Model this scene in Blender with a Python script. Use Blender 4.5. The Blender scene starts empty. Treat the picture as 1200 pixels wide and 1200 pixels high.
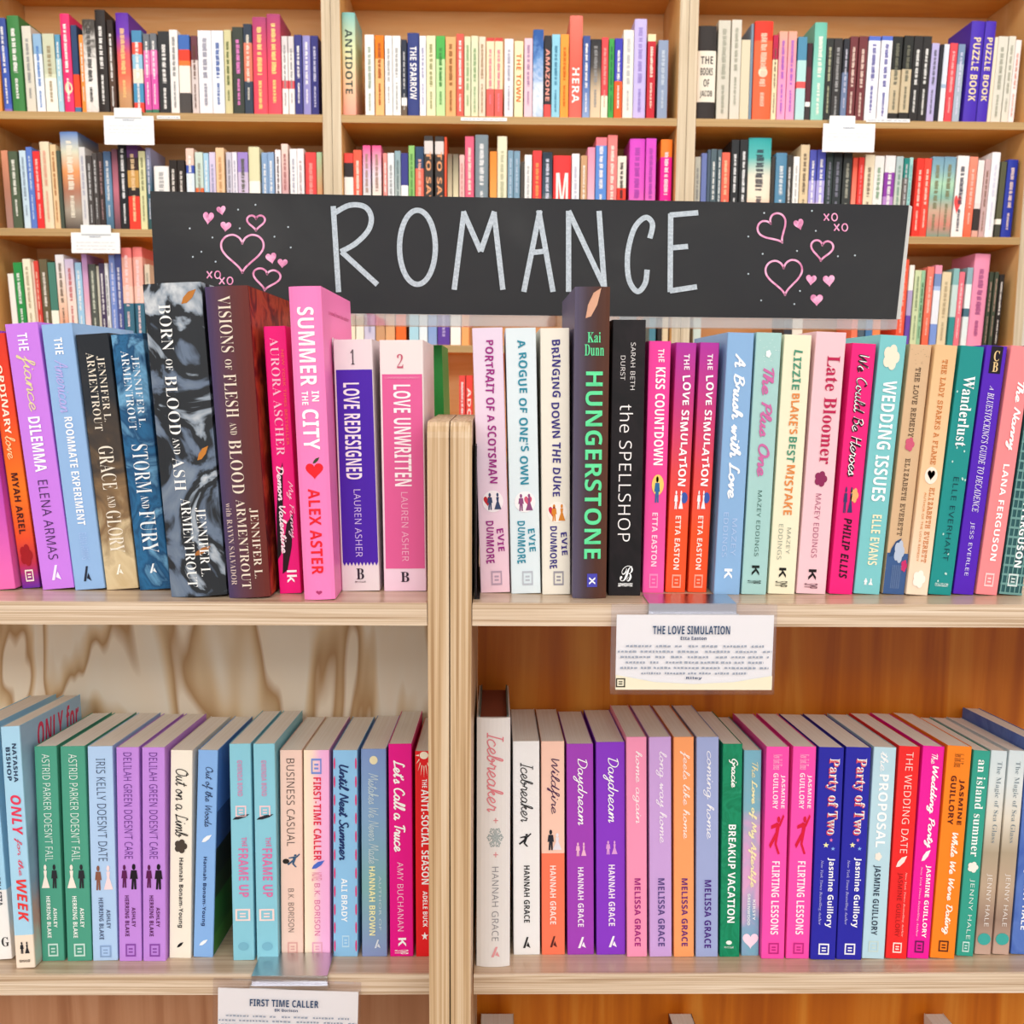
import bpy, math, random
from mathutils import Vector, Matrix

# ------------------------------------------------------------------ camera, world, lights, exposure
S = bpy.context.scene
COL = S.collection
F = 1200.0
CAM = Vector((0.0, 0.0, 1.45))
PITCH, YAW, ROLL = math.radians(7.4), math.radians(0.9), math.radians(0.4)
RC = (Matrix.Rotation(-YAW, 3, 'Z') @ Matrix.Rotation(math.pi / 2 - PITCH, 3, 'X') @ Matrix.Rotation(ROLL, 3, 'Z'))
cd = bpy.data.cameras.new('camera')
cd.sensor_width = 36.0
cd.lens = 36.0
cd.clip_start = 0.02
cd.dof.use_dof = True
cd.dof.focus_distance = 0.86
cd.dof.aperture_fstop = 20.0
cam = bpy.data.objects.new('camera', cd)
COL.objects.link(cam)
cam.matrix_world = Matrix.Translation(CAM) @ RC.to_4x4()
S.camera = cam
W = bpy.data.worlds.new('world')
S.world = W
W.use_nodes = True
W.node_tree.nodes['Background'].inputs[0].default_value = (1.0, 0.99, 0.975, 1)
W.node_tree.nodes['Background'].inputs[1].default_value = 0.88


def area(name, loc, look, sx, sy, power, col=(1, 1, 1)):
    l = bpy.data.lights.new(name, 'AREA')
    l.shape = 'RECTANGLE'
    l.size, l.size_y, l.energy, l.color = sx, sy, power, col
    o = bpy.data.objects.new(name, l)
    COL.objects.link(o)
    o.location = loc
    o.rotation_euler = (Vector(look) - Vector(loc)).to_track_quat('-Z', 'Y').to_euler()
    return o


area('ceiling_lights_room', (0.3, -2.3, 3.15), (0, 1.2, 1.3), 5.0, 1.3, 126, (1, 0.995, 0.985))
area('ceiling_light_front', (0, -0.75, 3.15), (0, 0.45, 0.6), 3.4, 0.9, 14, (1, 0.985, 0.96))
area('ceiling_light_aisle', (0, 1.75, 3.1), (0, 2.05, 0), 4.4, 0.5, 50, (1, 0.975, 0.94))
S.view_settings.view_transform = 'Standard'
S.view_settings.look = 'None'
S.view_settings.exposure = 0.0
S.view_settings.gamma = 1.0
S.view_settings.use_curve_mapping = False
random.seed(7)


# ------------------------------------------------------------------ helpers
def ray(px, py):
    return RC @ Vector(((px - 600) / F, (600 - py) / F, -1.0))


def at_y(px, py, y):                       # the point of the vertical plane at depth y
    d = ray(px, py)
    return CAM + d * (y / d.y)


def at_plane(px, py, p, n):
    d = ray(px, py)
    return CAM + d * ((p - CAM).dot(n) / d.dot(n))


def lin(h):
    r = []
    for i in (0, 2, 4):
        c = int(h[i:i + 2], 16) / 255
        r.append(c / 12.92 if c <= 0.04045 else ((c + 0.055) / 1.055) ** 2.4)
    return (r[0], r[1], r[2], 1)


def full(h):
    return ''.join(c * 2 for c in h) if len(h) == 3 else h


MATS = {}


def newmat(key, rough=0.45, spec=0.2):
    m = bpy.data.materials.new(key[:50])
    m.use_nodes = True
    nt = m.node_tree
    b = nt.nodes['Principled BSDF']
    b.inputs['Roughness'].default_value = rough
    b.inputs['Specular IOR Level'].default_value = spec
    return m, nt, b


def ramp(nt, stops, const=False):
    r = nt.nodes.new('ShaderNodeValToRGB')
    e = r.color_ramp.elements
    while len(e) > 1:
        e.remove(e[0])
    for i, (p, c) in enumerate(stops):
        x = e[0] if i == 0 else e.new(p)
        x.position, x.color = p, lin(full(c))
    r.color_ramp.interpolation = 'CONSTANT' if const else 'LINEAR'
    return r


def mat(spec, rough=0.45):
    """'86AFDA' plain; 'z:a,b,c' top-to-bottom blend; 'x:a,b' across; 'Z:a@0,b@.4' bands; 'n9:a,b,c' marbled; 'm9:..' marbled and top-to-bottom"""
    key = spec + '/%g' % rough
    if key in MATS:
        return MATS[key]
    m, nt, b = newmat('print_' + spec, rough)
    if ':' not in spec:
        b.inputs['Base Color'].default_value = lin(full(spec))
    else:
        k, body = spec.split(':')
        cs = body.split(',')
        st = []
        for i, c in enumerate(cs):
            if '@' in c:
                h, p = c.split('@')
                st.append((float(p), h))
            else:
                st.append((i / max(1, len(cs) - 1), c))
        tc = nt.nodes.new('ShaderNodeTexCoord')
        if k[0] in 'zZx':
            sp = nt.nodes.new('ShaderNodeSeparateXYZ')
            nt.links.new(tc.outputs['Generated'], sp.inputs[0])
            if k[0] == 'x':
                src = sp.outputs[0]
            else:
                iv = nt.nodes.new('ShaderNodeMath')
                iv.operation = 'SUBTRACT'
                iv.inputs[0].default_value = 1
                nt.links.new(sp.outputs[2], iv.inputs[1])
                src = iv.outputs[0]
        else:
            no = nt.nodes.new('ShaderNodeTexNoise')
            no.inputs['Scale'].default_value = float(k[1:] or 20)
            no.inputs['Detail'].default_value = 5
            no.inputs['Distortion'].default_value = 1.6
            nt.links.new(tc.outputs['Object'], no.inputs['Vector'])
            if k[0] == 'm':
                sp = nt.nodes.new('ShaderNodeSeparateXYZ')
                nt.links.new(tc.outputs['Generated'], sp.inputs[0])
                ma = nt.nodes.new('ShaderNodeMath')
                ma.operation = 'MULTIPLY_ADD'
                ma.inputs[1].default_value = 0.9
                nt.links.new(no.outputs[0], ma.inputs[0])
                sb = nt.nodes.new('ShaderNodeMath')
                sb.operation = 'SUBTRACT'
                sb.inputs[0].default_value = 0.5
                nt.links.new(sp.outputs[2], sb.inputs[1])
                nt.links.new(sb.outputs[0], ma.inputs[2])
                src = ma.outputs[0]
            else:
                mr = nt.nodes.new('ShaderNodeMapRange')
                mr.inputs[1].default_value, mr.inputs[2].default_value = 0.32, 0.68
                nt.links.new(no.outputs[0], mr.inputs[0])
                src = mr.outputs[0]
        r = ramp(nt, st, k[0] == 'Z')
        nt.links.new(src, r.inputs[0])
        nt.links.new(r.outputs[0], b.inputs['Base Color'])
    MATS[key] = m
    return m


def wood(key, stops, scale, rough=0.5, bump=0.0, dist=0.6, detail=6, wave=None, spec=0.4, rot=0.0):
    if key in MATS:
        return MATS[key]
    m, nt, b = newmat(key, rough, spec)
    tc = nt.nodes.new('ShaderNodeTexCoord')
    mp = nt.nodes.new('ShaderNodeMapping')
    mp.inputs['Scale'].default_value = scale
    mp.inputs['Rotation'].default_value = (0, rot, 0)
    nt.links.new(tc.outputs['Object'], mp.inputs['Vector'])
    no = nt.nodes.new('ShaderNodeTexNoise')
    no.inputs['Scale'].default_value = 1.0
    no.inputs['Detail'].default_value = detail
    no.inputs['Distortion'].default_value = dist
    nt.links.new(mp.outputs[0], no.inputs['Vector'])
    src = no.outputs[0]
    if wave:                                # cathedral grain: bands of a slowly varying noise
        mu = nt.nodes.new('ShaderNodeMath')
        mu.operation = 'MULTIPLY'
        mu.inputs[1].default_value = wave
        nt.links.new(src, mu.inputs[0])
        fr = nt.nodes.new('ShaderNodeMath')
        fr.operation = 'FRACT'
        nt.links.new(mu.outputs[0], fr.inputs[0])
        src = fr.outputs[0]
    r = ramp(nt, stops)
    nt.links.new(src, r.inputs[0])
    nt.links.new(r.outputs[0], b.inputs['Base Color'])
    if bump:
        bp = nt.nodes.new('ShaderNodeBump')
        bp.inputs['Strength'].default_value = bump
        bp.inputs['Distance'].default_value = 0.001
        nt.links.new(src, bp.inputs['Height'])
        nt.links.new(bp.outputs[0], b.inputs['Normal'])
    MATS[key] = m
    return m


def mesh(name, vs, fs, m, parent=None, smooth=False, mw=None):
    me = bpy.data.meshes.new(name)
    me.from_pydata([tuple(v) for v in vs], [], fs)
    if smooth:
        me.polygons.foreach_set('use_smooth', [True] * len(me.polygons))
    me.materials.append(m)
    o = bpy.data.objects.new(name, me)
    COL.objects.link(o)
    if parent is not None:
        o.parent = parent
    if mw is not None:
        o.matrix_world = mw
    return o


def empty(name, mw, label, cat, group=None):
    o = bpy.data.objects.new(name, None)
    o.empty_display_size = 0.02
    COL.objects.link(o)
    o.matrix_world = mw
    o['label'] = label
    o['category'] = cat
    if group:
        o['group'] = group
    return o


CUBE = [(0, 3, 2, 1), (4, 5, 6, 7), (0, 1, 5, 4), (1, 2, 6, 5), (2, 3, 7, 6), (3, 0, 4, 7)]


def boxv(x0, x1, y0, y1, z0, z1, c=0.0):
    """box, optionally with its edges chamfered by c"""
    if c <= 0:
        return [(x0, y0, z0), (x1, y0, z0), (x1, y1, z0), (x0, y1, z0), (x0, y0, z1), (x1, y0, z1), (x1, y1, z1), (x0, y1, z1)], CUBE
    import bmesh
    bm = bmesh.new()
    v, f = boxv(x0, x1, y0, y1, z0, z1)
    vv = [bm.verts.new(p) for p in v]
    for q in f:
        bm.faces.new([vv[i] for i in q])
    bmesh.ops.bevel(bm, geom=bm.edges[:], offset=c, segments=2, affect='EDGES', profile=0.6)
    bm.verts.index_update()
    out = [tuple(p.co) for p in bm.verts], [[p.index for p in q.verts] for q in bm.faces]
    bm.free()
    return out


def box(name, x0, x1, y0, y1, z0, z1, m, parent=None, c=0.0):
    v, f = boxv(x0, x1, y0, y1, z0, z1, c)
    return mesh(name, v, f, m, parent)


def merge(parts):
    vs, fs = [], []
    for v, f in parts:
        n = len(vs)
        vs += list(v)
        fs += [tuple(i + n for i in q) for q in f]
    return vs, fs


# ------------------------------------------------------------------ lettering: flat outlines of glyphs, fitted to boxes on the spines

# a joined-up monoline hand: stroke points in tenths of the x-height
HAND = {k: v for k, v in (l.split('=', 1) for l in '''a=12=8:8 4:10 1:7 1:2 4:0 7:3 8:9 8:2 10:0 12:3
b=10=0:3 3:12 4:19 2:19 1:10 1:2 4:0 7:3 7:7 5:9 4:6 7:6 10:6
c=10=8:8 5:10 1:7 1:2 4:0 8:1 10:3
d=12=8:8 4:10 1:7 1:2 4:0 7:4 9:20 8:6 8:1 10:0 12:3
e=10=0:3 4:4 7:7 5:10 2:8 1:3 4:0 7:1 10:3
f=8=0:3 4:10 6:18 4:20 3:15 3:-8 1:-9 2:-4 5:2 8:4
g=12=8:8 4:10 1:7 1:2 4:0 7:4 8:9 8:-6 5:-10 2:-8 5:-3 12:3
h=11=0:3 3:12 4:19 2:19 1:10 1:0 2:6 5:10 7:8 7:1 9:0 11:3
i=6=0:3 2:10 2:2 4:0 6:3/3:14 3:16
k=10=0:3 3:12 4:19 2:19 1:10 1:0 1:4 5:9 7:8 4:5 7:1 10:2
l=7=0:3 4:12 5:19 3:20 2:12 2:2 4:0 7:3
m=15=0:3 2:10 2:0 3:6 6:10 7:8 7:0 8:6 11:10 12:8 12:1 13:0 15:3
n=11=0:3 2:10 2:0 3:6 6:10 8:8 8:1 9:0 11:3
o=10=5:10 1:7 1:2 4:0 7:3 7:8 4:10 6:7 10:5
p=11=0:3 2:10 2:-10 2:6 5:10 8:7 7:1 4:0 3:2 7:1 11:3
r=9=0:3 2:10 2:11 4:9 6:9 6:3 7:0 9:3
s=8=0:3 4:10 5:6 6:2 3:0 1:1 5:1 8:3
t=7=0:3 3:12 4:18 3:8 3:1 5:0 7:3/0:13 7:14
u=11=0:3 2:10 1:3 3:0 6:3 7:10 7:2 9:0 11:3
v=9=0:3 2:10 4:0 7:9 9:8
w=13=0:3 2:10 3:0 6:8 7:0 10:9 13:8
x=9=0:3 2:10 6:0 9:3/7:10 1:0
y=11=0:3 2:10 2:4 4:2 7:8 8:10 7:-6 4:-10 2:-8 5:-3 11:3
'=4=2:19 1:14
A=14=0:0 4:10 8:20 9:10 10:0 14:2/3:8 12:9
B=13=3:18 2:0/1:17 6:20 10:17 7:12 4:11 9:10 11:4 6:0 1:2
C=13=11:16 8:20 3:16 1:8 4:1 9:1 13:5
D=15=4:19 3:0/0:17 6:20 12:16 13:8 9:1 3:0
F=11=3:18 2:0/0:18 12:20/2:10 9:11
G=13=11:16 8:20 3:16 1:8 4:1 10:2 10:9 6:9/10:9 9:-6 5:-9
H=14=2:20 2:0/11:20 10:0 14:3/2:10 11:11
I=7=4:20 3:0/1:20 7:20/0:0 6:0
L=12=8:17 6:20 4:17 3:4 1:0 5:1 12:2
M=18=1:0 4:20 8:4 13:20 15:1 18:3
N=14=1:0 3:19 4:18 11:1 12:20
O=14=7:20 2:15 1:6 5:0 11:3 12:13 8:20 6:18 12:17
P=11=3:18 2:0/0:16 6:20 10:16 8:11 3:9
S=11=10:17 7:20 3:17 5:11 9:6 7:1 3:0 0:3
T=10=6:19 5:0/0:17 5:20 12:19
V=12=1:20 5:0 12:20
U=14=1:19 2:19 2:5 5:0 9:4 11:19 10:3 14:2
W=18=1:20 4:0 9:16 12:0 17:20'''.split('\n'))}


def ribbon(pts, w, close=False, k=None):
    """a pen stroke of width w along smooth points; returns flat verts and faces"""
    P, n = [], len(pts)
    for i in range(n - (0 if close else 1)):
        p0, p1, p2, p3 = (pts[(i - 1) % n] if close or i > 0 else pts[i]), pts[i], pts[(i + 1) % n], (pts[(i + 2) % n] if close or i + 2 < n else pts[min(i + 1, n - 1)])
        m = k or (6 if n > 2 else 2)
        for j in range(m):
            t = j / m
            P.append(tuple(.5 * (2 * b + (c - a) * t + (2 * a - 5 * b + 4 * c - d) * t * t + (3 * b - a - 3 * c + d) * t ** 3) for a, b, c, d in zip(p0, p1, p2, p3)))
    if not close:
        P.append(pts[-1])
    m = len(P)
    vs, fs = [], []
    for i, (x, y) in enumerate(P):
        a = P[(i - 1) % m] if close or i > 0 else P[i]
        b = P[(i + 1) % m] if close or i < m - 1 else P[i]
        dx, dy = b[0] - a[0], b[1] - a[1]
        L = math.hypot(dx, dy) or 1
        for s in (1, -1):
            vs.append((x - dy / L * w / 2 * s, y + dx / L * w / 2 * s))
    for i in range(m if close else m - 1):
        j = (i + 1) % m
        fs.append((2 * i, 2 * i + 1, 2 * j + 1, 2 * j))
    return vs, fs


def handwrite(text, w):
    vs, fs, x = [], [], 0.0
    for ch in text:
        if ch == ' ':
            x += 7
            continue
        adv, st = HAND[ch].split('=')
        for s in st.split('/'):
            pts = []
            for q in s.split(' '):
                a, b = q.split(':')
                pts.append((x + float(a) + .22 * float(b), float(b)))
            a, b = ribbon(pts, w, False, 4)
            n = len(vs)
            vs += [(p[0], p[1], (n + i) * 2e-7) for i, p in enumerate(a)]
            fs += [tuple(i + n for i in q) for q in b]
        x += float(adv)
    return vs, fs


STYLE = {'b': (0x1D5D4, 0x1D5EE, 0), 'e': (0x1D400, 0x1D41A, 0), 't': (0x1D400, 0x1D41A, -0.012), 'i': (0x1D434, 0x1D44E, 0), 'k': (0x1D4D0, 0x1D4EA, 0),
         'K': (0x1D4D0, 0x1D4EA, 0.012), 'o': (0x1D63C, 0x1D656, 0), 'j': (0x1D63C, 0x1D656, 0), 'm': (0x1D670, 0x1D68A, 0), 'f': (0x1D504, 0x1D51E, 0),
         's': None, 'S': None, 'u': (0x1D5A0, 0x1D5BA, -0.009), 'h': None, 'H': None, 'B': (0x1D5D4, 0x1D5EE, 0), 'J': (0x1D5D4, 0x1D5EE, 0)}


def styled(t, st):
    q = STYLE[st]
    if not q:
        return t
    r = ''
    for c in t:
        if 'A' <= c <= 'Z':
            r += chr(q[0] + ord(c) - 65)
        elif 'a' <= c <= 'z':
            r += 'ℎ' if st == 'i' and c == 'h' else chr(q[1] + ord(c) - 97)
        elif st in 'et' and '0' <= c <= '9':
            r += chr(0x1D7CE + ord(c) - 48)
        else:
            r += c
    return r


GLY = {}


def make_glyphs(reqs):
    obs = []
    done = {}
    for t, st in sorted(reqs):
        if st in 'hH':
            done[(t, st)] = handwrite(t, 1.5 if st == 'h' else 2.8)
            continue
        c = bpy.data.curves.new('lettering', 'FONT')
        c.body = styled(t, st)
        c.resolution_u = 3
        q = STYLE[st]
        c.offset = q[2] if q else (0.012 if st == 'S' else 0.0)
        if len(t) > 1:
            c.space_character = 1.04
        o = bpy.data.objects.new('lettering', c)
        COL.objects.link(o)
        obs.append((t, st, o, c))
    bpy.context.view_layer.update()
    dg = bpy.context.evaluated_depsgraph_get()
    for t, st, o, c in obs:
        me = bpy.data.meshes.new_from_object(o.evaluated_get(dg))
        vs = [(v.co.x, v.co.y, 0) for v in me.vertices]
        fs = [tuple(p.vertices) for p in me.polygons]
        bpy.data.meshes.remove(me)
        if st in 'jJ' and vs:               # hand lettering: every letter a little turned
            par = list(range(len(vs)))

            def find(a):
                while par[a] != a:
                    par[a] = par[par[a]]
                    a = par[a]
                return a
            for q in fs:
                for a in q[1:]:
                    par[find(a)] = find(q[0])
            rn = random.Random(t)
            gs = {}
            for i in range(len(vs)):
                gs.setdefault(find(i), []).append(i)
            for g in gs.values():
                cx = sum(vs[i][0] for i in g) / len(g)
                cy = sum(vs[i][1] for i in g) / len(g)
                a, dy, s = rn.uniform(-.13, .13), rn.uniform(-.07, .07), rn.uniform(.9, 1.12)
                for i in g:
                    x, y = vs[i][0] - cx, (vs[i][1] - cy) * s
                    vs[i] = (cx + x * math.cos(a) - y * math.sin(a), cy + dy + x * math.sin(a) + y * math.cos(a), 0)
        if not vs:
            vs, fs = [(0, 0, 0), (1, 0, 0), (1, 1, 0)], [(0, 1, 2)]
        done[(t, st)] = vs, fs
    for key, (vs, fs) in done.items():
        xs, ys = [v[0] for v in vs], [v[1] for v in vs]
        x0, y0 = min(xs), min(ys)
        w, h = max(max(xs) - x0, 1e-4), max(max(ys) - y0, 1e-4)
        GLY[key] = ([((x - x0) / w, (y - y0) / h, c) for x, y, c in vs], fs)
    for t, st, o, c in obs:
        bpy.data.objects.remove(o)
        bpy.data.curves.remove(c)


def circ(cx, cy, rx, ry, n=20):
    return [(cx + rx * math.cos(2 * math.pi * i / n), cy + ry * math.sin(2 * math.pi * i / n)) for i in range(n)]


def heartpts(n=28):
    p = []
    for i in range(n):
        t = 2 * math.pi * i / n
        p.append((16 * math.sin(t) ** 3, 13 * math.cos(t) - 5 * math.cos(2 * t) - 2 * math.cos(3 * t) - math.cos(4 * t)))
    return [((x + 16) / 32, (y + 17) / 29) for x, y in p]


def shape(name):
    """unit-square outlines (x right, y up) for the small printed pictures"""
    P = []
    if name == 'rect':
        P = [[(0, 0), (1, 0), (1, 1), (0, 1)]]
    elif name == 'disc':
        P = [circ(.5, .5, .5, .5)]
    elif name == 'heart':
        P = [heartpts()]
    elif name == 'frame':
        b = .13
        P = [[(0, 0), (1, 0), (1, b), (0, b)], [(0, 1 - b), (1, 1 - b), (1, 1), (0, 1)], [(0, b), (b, b), (b, 1 - b), (0, 1 - b)], [(1 - b, b), (1, b), (1, 1 - b), (1 - b, 1 - b)],
             [(.3, .3), (.7, .3), (.7, .42), (.3, .42)], [(.3, .55), (.7, .55), (.7, .67), (.3, .67)]]
    elif name == 'zig':
        n = 10
        p = [(0, 1), (0, .02)]
        for i in range(n):
            p += [((i + .5) / n, 0), ((i + 1) / n, .02)]
        P = [p + [(1, 1)]]
    elif name == 'lean':                    # the upright letter A of a small publisher mark
        P = [[(0, 0), (.3, 0), (.75, 1), (.5, 1)], [(.45, .2), (1, 0), (.7, .55)]]
    elif name == 'person':
        P = [circ(.5, .88, .16, .12, 12), [(.25, .75), (.75, .75), (.85, .4), (.7, .42), (.72, 0), (.54, 0), (.5, .35), (.44, 0), (.26, 0), (.32, .42), (.15, .4)]]
    elif name == 'gown':
        P = [circ(.5, .88, .15, .12, 12), [(.32, .75), (.68, .75), (.62, .5), (.95, .02), (.05, .02), (.38, .5)]]
    elif name == 'couple':
        for nm, ox in (('person', 0), ('gown', .5)):
            a, b = shape(nm)
            P += [[(ox + a[i][0] * .5, a[i][1]) for i in q] for q in b]
    elif name == 'dancer':
        P = [circ(.62, .87, .1, .08, 10), [(.48, .8), (.72, .76), (.62, .5), (.42, .52)], [(.66, .77), (.92, 1), (.99, .94), (.72, .68)], [(.5, .79), (.14, .72), (.12, .63), (.5, .68)],
             [(.44, .53), (.62, .5), (.52, .26), (.74, .02), (.62, 0), (.38, .25)], [(.42, .55), (.52, .46), (.1, .14), (.02, .24)]]
    elif name == 'flower':
        P = [circ(.5 + .27 * math.cos(a), .5 + .27 * math.sin(a), .23, .23, 12) for a in [k * 1.2566 for k in range(5)]] + [circ(.5, .5, .2, .2, 12)]
    elif name == 'rays':
        P = [circ(.5, .86, .24, .14, 16)] + [[(.5 + .28 * math.cos(a - .09), .86 + .4 * math.sin(a - .09)), (.5 + .48 * math.cos(a), .86 + .85 * math.sin(a)), (.5 + .28 * math.cos(a + .09), .86 + .4 * math.sin(a + .09))] for a in [math.pi * (1 + k / 8) for k in range(0, 9)]]
    elif name == 'dashes':
        P = [circ(.5, (k + .5) / 11, .5, .03, 10) for k in range(11)]
    elif name == 'star':
        P = [[(.5 + (.5 if i % 2 == 0 else .2) * math.sin(i * math.pi / 5), .5 + (.5 if i % 2 == 0 else .2) * math.cos(i * math.pi / 5)) for i in range(10)]]
    elif name == 'leaf':
        P = [[(0, .1), (.35, .15), (.75, .5), (1, 1), (.5, .85), (.15, .5)]]
    elif name == 'specks':
        rn = random.Random(3)
        P = [circ(rn.uniform(.05, .95), rn.uniform(.02, .98), .035, .005, 8) for _ in range(14)]
    elif name == 'grid':
        for k in range(5):
            P.append([(k / 5 + .02, 0), (k / 5 + .07, 0), (k / 5 + .07, 1), (k / 5 + .02, 1)])
        for k in range(26):
            P.append([(0, k / 26), (1, k / 26), (1, k / 26 + .009), (0, k / 26 + .009)])
    elif name.startswith('bars'):           # lettering too small to read
        rn = random.Random(name)
        x = 0.0
        while x < 1:
            n = rn.uniform(.05, .2)
            y1 = min(1, x + n)
            q = x
            while q < y1:
                s = rn.uniform(.012, .024)
                P.append([(q, rn.choice([0, .12])), (min(q + s, 1), rn.choice([0, .12])), (min(q + s, 1), rn.choice([.85, 1])), (q, rn.choice([.8, 1]))])
                q += s + .008
            x = y1 + rn.uniform(.025, .05)
    vs, fs = [], []
    for p in P:
        n = len(vs)
        vs += [(q[0], q[1], len(fs) * 1.5e-5) for q in p]
        fs.append(tuple(range(n, n + len(p))))
    return vs, fs


PAGES = None


def pages_mat():
    global PAGES
    if PAGES is None:
        PAGES, nt, b = newmat('paper_pages', 0.9, 0.1)
        tc = nt.nodes.new('ShaderNodeTexCoord')
        mp = nt.nodes.new('ShaderNodeMapping')
        mp.inputs['Scale'].default_value = (1500, 6, 6)
        no = nt.nodes.new('ShaderNodeTexNoise')
        no.inputs['Scale'].default_value = 1
        nt.links.new(tc.outputs['Object'], mp.inputs[0])
        nt.links.new(mp.outputs[0], no.inputs['Vector'])
        r = ramp(nt, [(.3, 'EDE6DA'), (.7, 'F6F2EA')])
        nt.links.new(no.outputs[0], r.inputs[0])
        nt.links.new(r.outputs[0], b.inputs['Base Color'])
    return PAGES


def cover_geo(w, h, d, hard, bulge):
    t = 0.0022 if hard else 0.0004
    pts, n = [], 8
    if hard:
        pts = [(-w / 2 + w * i / n, -bulge * (1 - (2 * i / n - 1) ** 2) if 0 < i < n else 0.0004) for i in range(n + 1)]
    else:
        r = min(0.0009, w / 5)
        for k in range(4):
            a = math.pi + k * math.pi / 6
            pts.append((-w / 2 + r + r * math.cos(a), r + r * math.sin(a)))
        for k in range(4):
            a = 1.5 * math.pi + k * math.pi / 6
            pts.append((w / 2 - r + r * math.cos(a), r + r * math.sin(a)))
    outer = [(-w / 2, d)] + pts + [(w / 2, d)]
    inner = []
    for x, y in outer:
        inner.append((max(-w / 2 + t, min(w / 2 - t, x)), y + t if y < d - 1e-6 else d))
    inner = [(x, max(y, t)) if i not in (0, len(outer) - 1) else (x, y) for i, (x, y) in enumerate(inner)]
    k = len(outer)
    vs = [(x, y, 0) for x, y in outer] + [(x, y, h) for x, y in outer] + [(x, y, 0) for x, y in inner] + [(x, y, h) for x, y in inner]
    fs = []
    for i in range(k - 1):
        fs += [(i, i + 1, k + i + 1, k + i), (2 * k + i + 1, 2 * k + i, 3 * k + i, 3 * k + i + 1), (k + i, k + i + 1, 3 * k + i + 1, 3 * k + i), (i + 1, i, 2 * k + i, 2 * k + i + 1)]
    fs += [(0, k, 3 * k, 2 * k), (k - 1, 3 * k - 1, 4 * k - 1, 2 * k - 1)]
    return vs, fs, t


def book(mw, w, h, d, spec, label, group, hard=False, bulge=None, elems=(), pages=None, boards=None, rough=0.42, cat='book', art=None):
    """ELEMS: (part name, style or '#', content, colour, u0, u1, v0, v1): u down the spine, v across it"""
    if bulge is None:
        bulge = min(0.003, w * 0.09) if hard else 0.0
    root = empty('hardcover_book' if hard else 'paperback_book', mw, label, cat, group)
    vs, fs, t = cover_geo(w, h, d, hard, bulge)
    mesh('dust_jacket' if hard else 'cover', vs, fs, mat(spec, rough), root, smooth=False)
    e, r = (0.004, 0.0035) if hard else (0.0004, 0.0006)
    box('page_block', -w / 2 + t + .0001, w / 2 - t - .0001, t + .0015, d - e, r, h - r, pages or pages_mat(), root)
    if boards:                              # the boards that show above the pages
        for s in (-1, 1):
            box('board', s * (w / 2 - t) - .0007, s * (w / 2 - t) + .0007, t + .001, d - .001, h - .02, h + .0012, mat(boards), root)
    if art:                                 # the picture that wraps onto the cover seen past the spine
        mesh('cover_art', [(w / 2 + .00012, .002, .0005), (w / 2 + .00012, d - .001, .0005), (w / 2 + .00012, d - .001, h - .0005), (w / 2 + .00012, .002, h - .0005)], [(0, 1, 2, 3)], mat(art, rough), root)
    for pn, st, txt, col, u0, u1, v0, v1 in elems:
        if txt.startswith('@'):             # words on the cover, read from the spine outwards
            g, f = GLY[(txt[1:], st)]
            mesh(pn, [(w / 2 + .00025, d * (v0 + a * (v1 - v0)), h * (1 - u0 - (1 - b) * (u1 - u0))) for a, b, c in g], f, mat(col, .45), root)
            continue
        up = st.startswith('^')
        s = st.lstrip('^')
        if s == '#':
            g, f = shape(txt)
            up = not txt.startswith('bars')
        else:
            g, f = GLY[(txt, s)]
        out = []
        for a, b, c in g:
            if up:
                u, v = u0 + (1 - b) * (u1 - u0), v0 + a * (v1 - v0)
            else:
                u, v = u0 + a * (u1 - u0), v0 + b * (v1 - v0)
            x = (v - .5) * w
            y = -bulge * (1 - min(1, abs(2 * x / w)) ** 2) - .0003 - .00014 * layer(pn) - c
            out.append((x, y, h * (1 - u)))
        mesh(pn, out, f, mat(col, .45), root)
    return root


def layer(pn):
    return {'spine_block': 0, 'pattern': 1, 'emblem': 1, 'illustration': 2, 'author_lettering': 3, 'publisher_logo': 2}.get(pn, 3)


ORD = 'first second third fourth fifth sixth seventh eighth ninth tenth eleventh twelfth thirteenth fourteenth fifteenth sixteenth seventeenth eighteenth nineteenth'.split()


def ordinal(n):
    if n < 20:
        return ORD[n - 1]
    t, o = divmod(n, 10)
    return ('twentieth', 'thirtieth', 'fortieth')[t - 2] if o == 0 else ('twenty-', 'thirty-', 'forty-')[t - 2] + ORD[o - 1]


def lean_mat(p, w, lean, tilt=0.0, yaw=0.0):
    """stands a book on the plank at p; lean > 0 tips its head to +x; lifted so that its lower corner touches"""
    T = Matrix.Rotation(tilt, 4, 'X')
    return Matrix.Translation(p) @ T @ Matrix.Translation((0, 0, w / 2 * abs(math.sin(lean)) + .0002)) @ Matrix.Rotation(lean, 4, 'Y') @ Matrix.Rotation(yaw, 4, 'Z')


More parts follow.
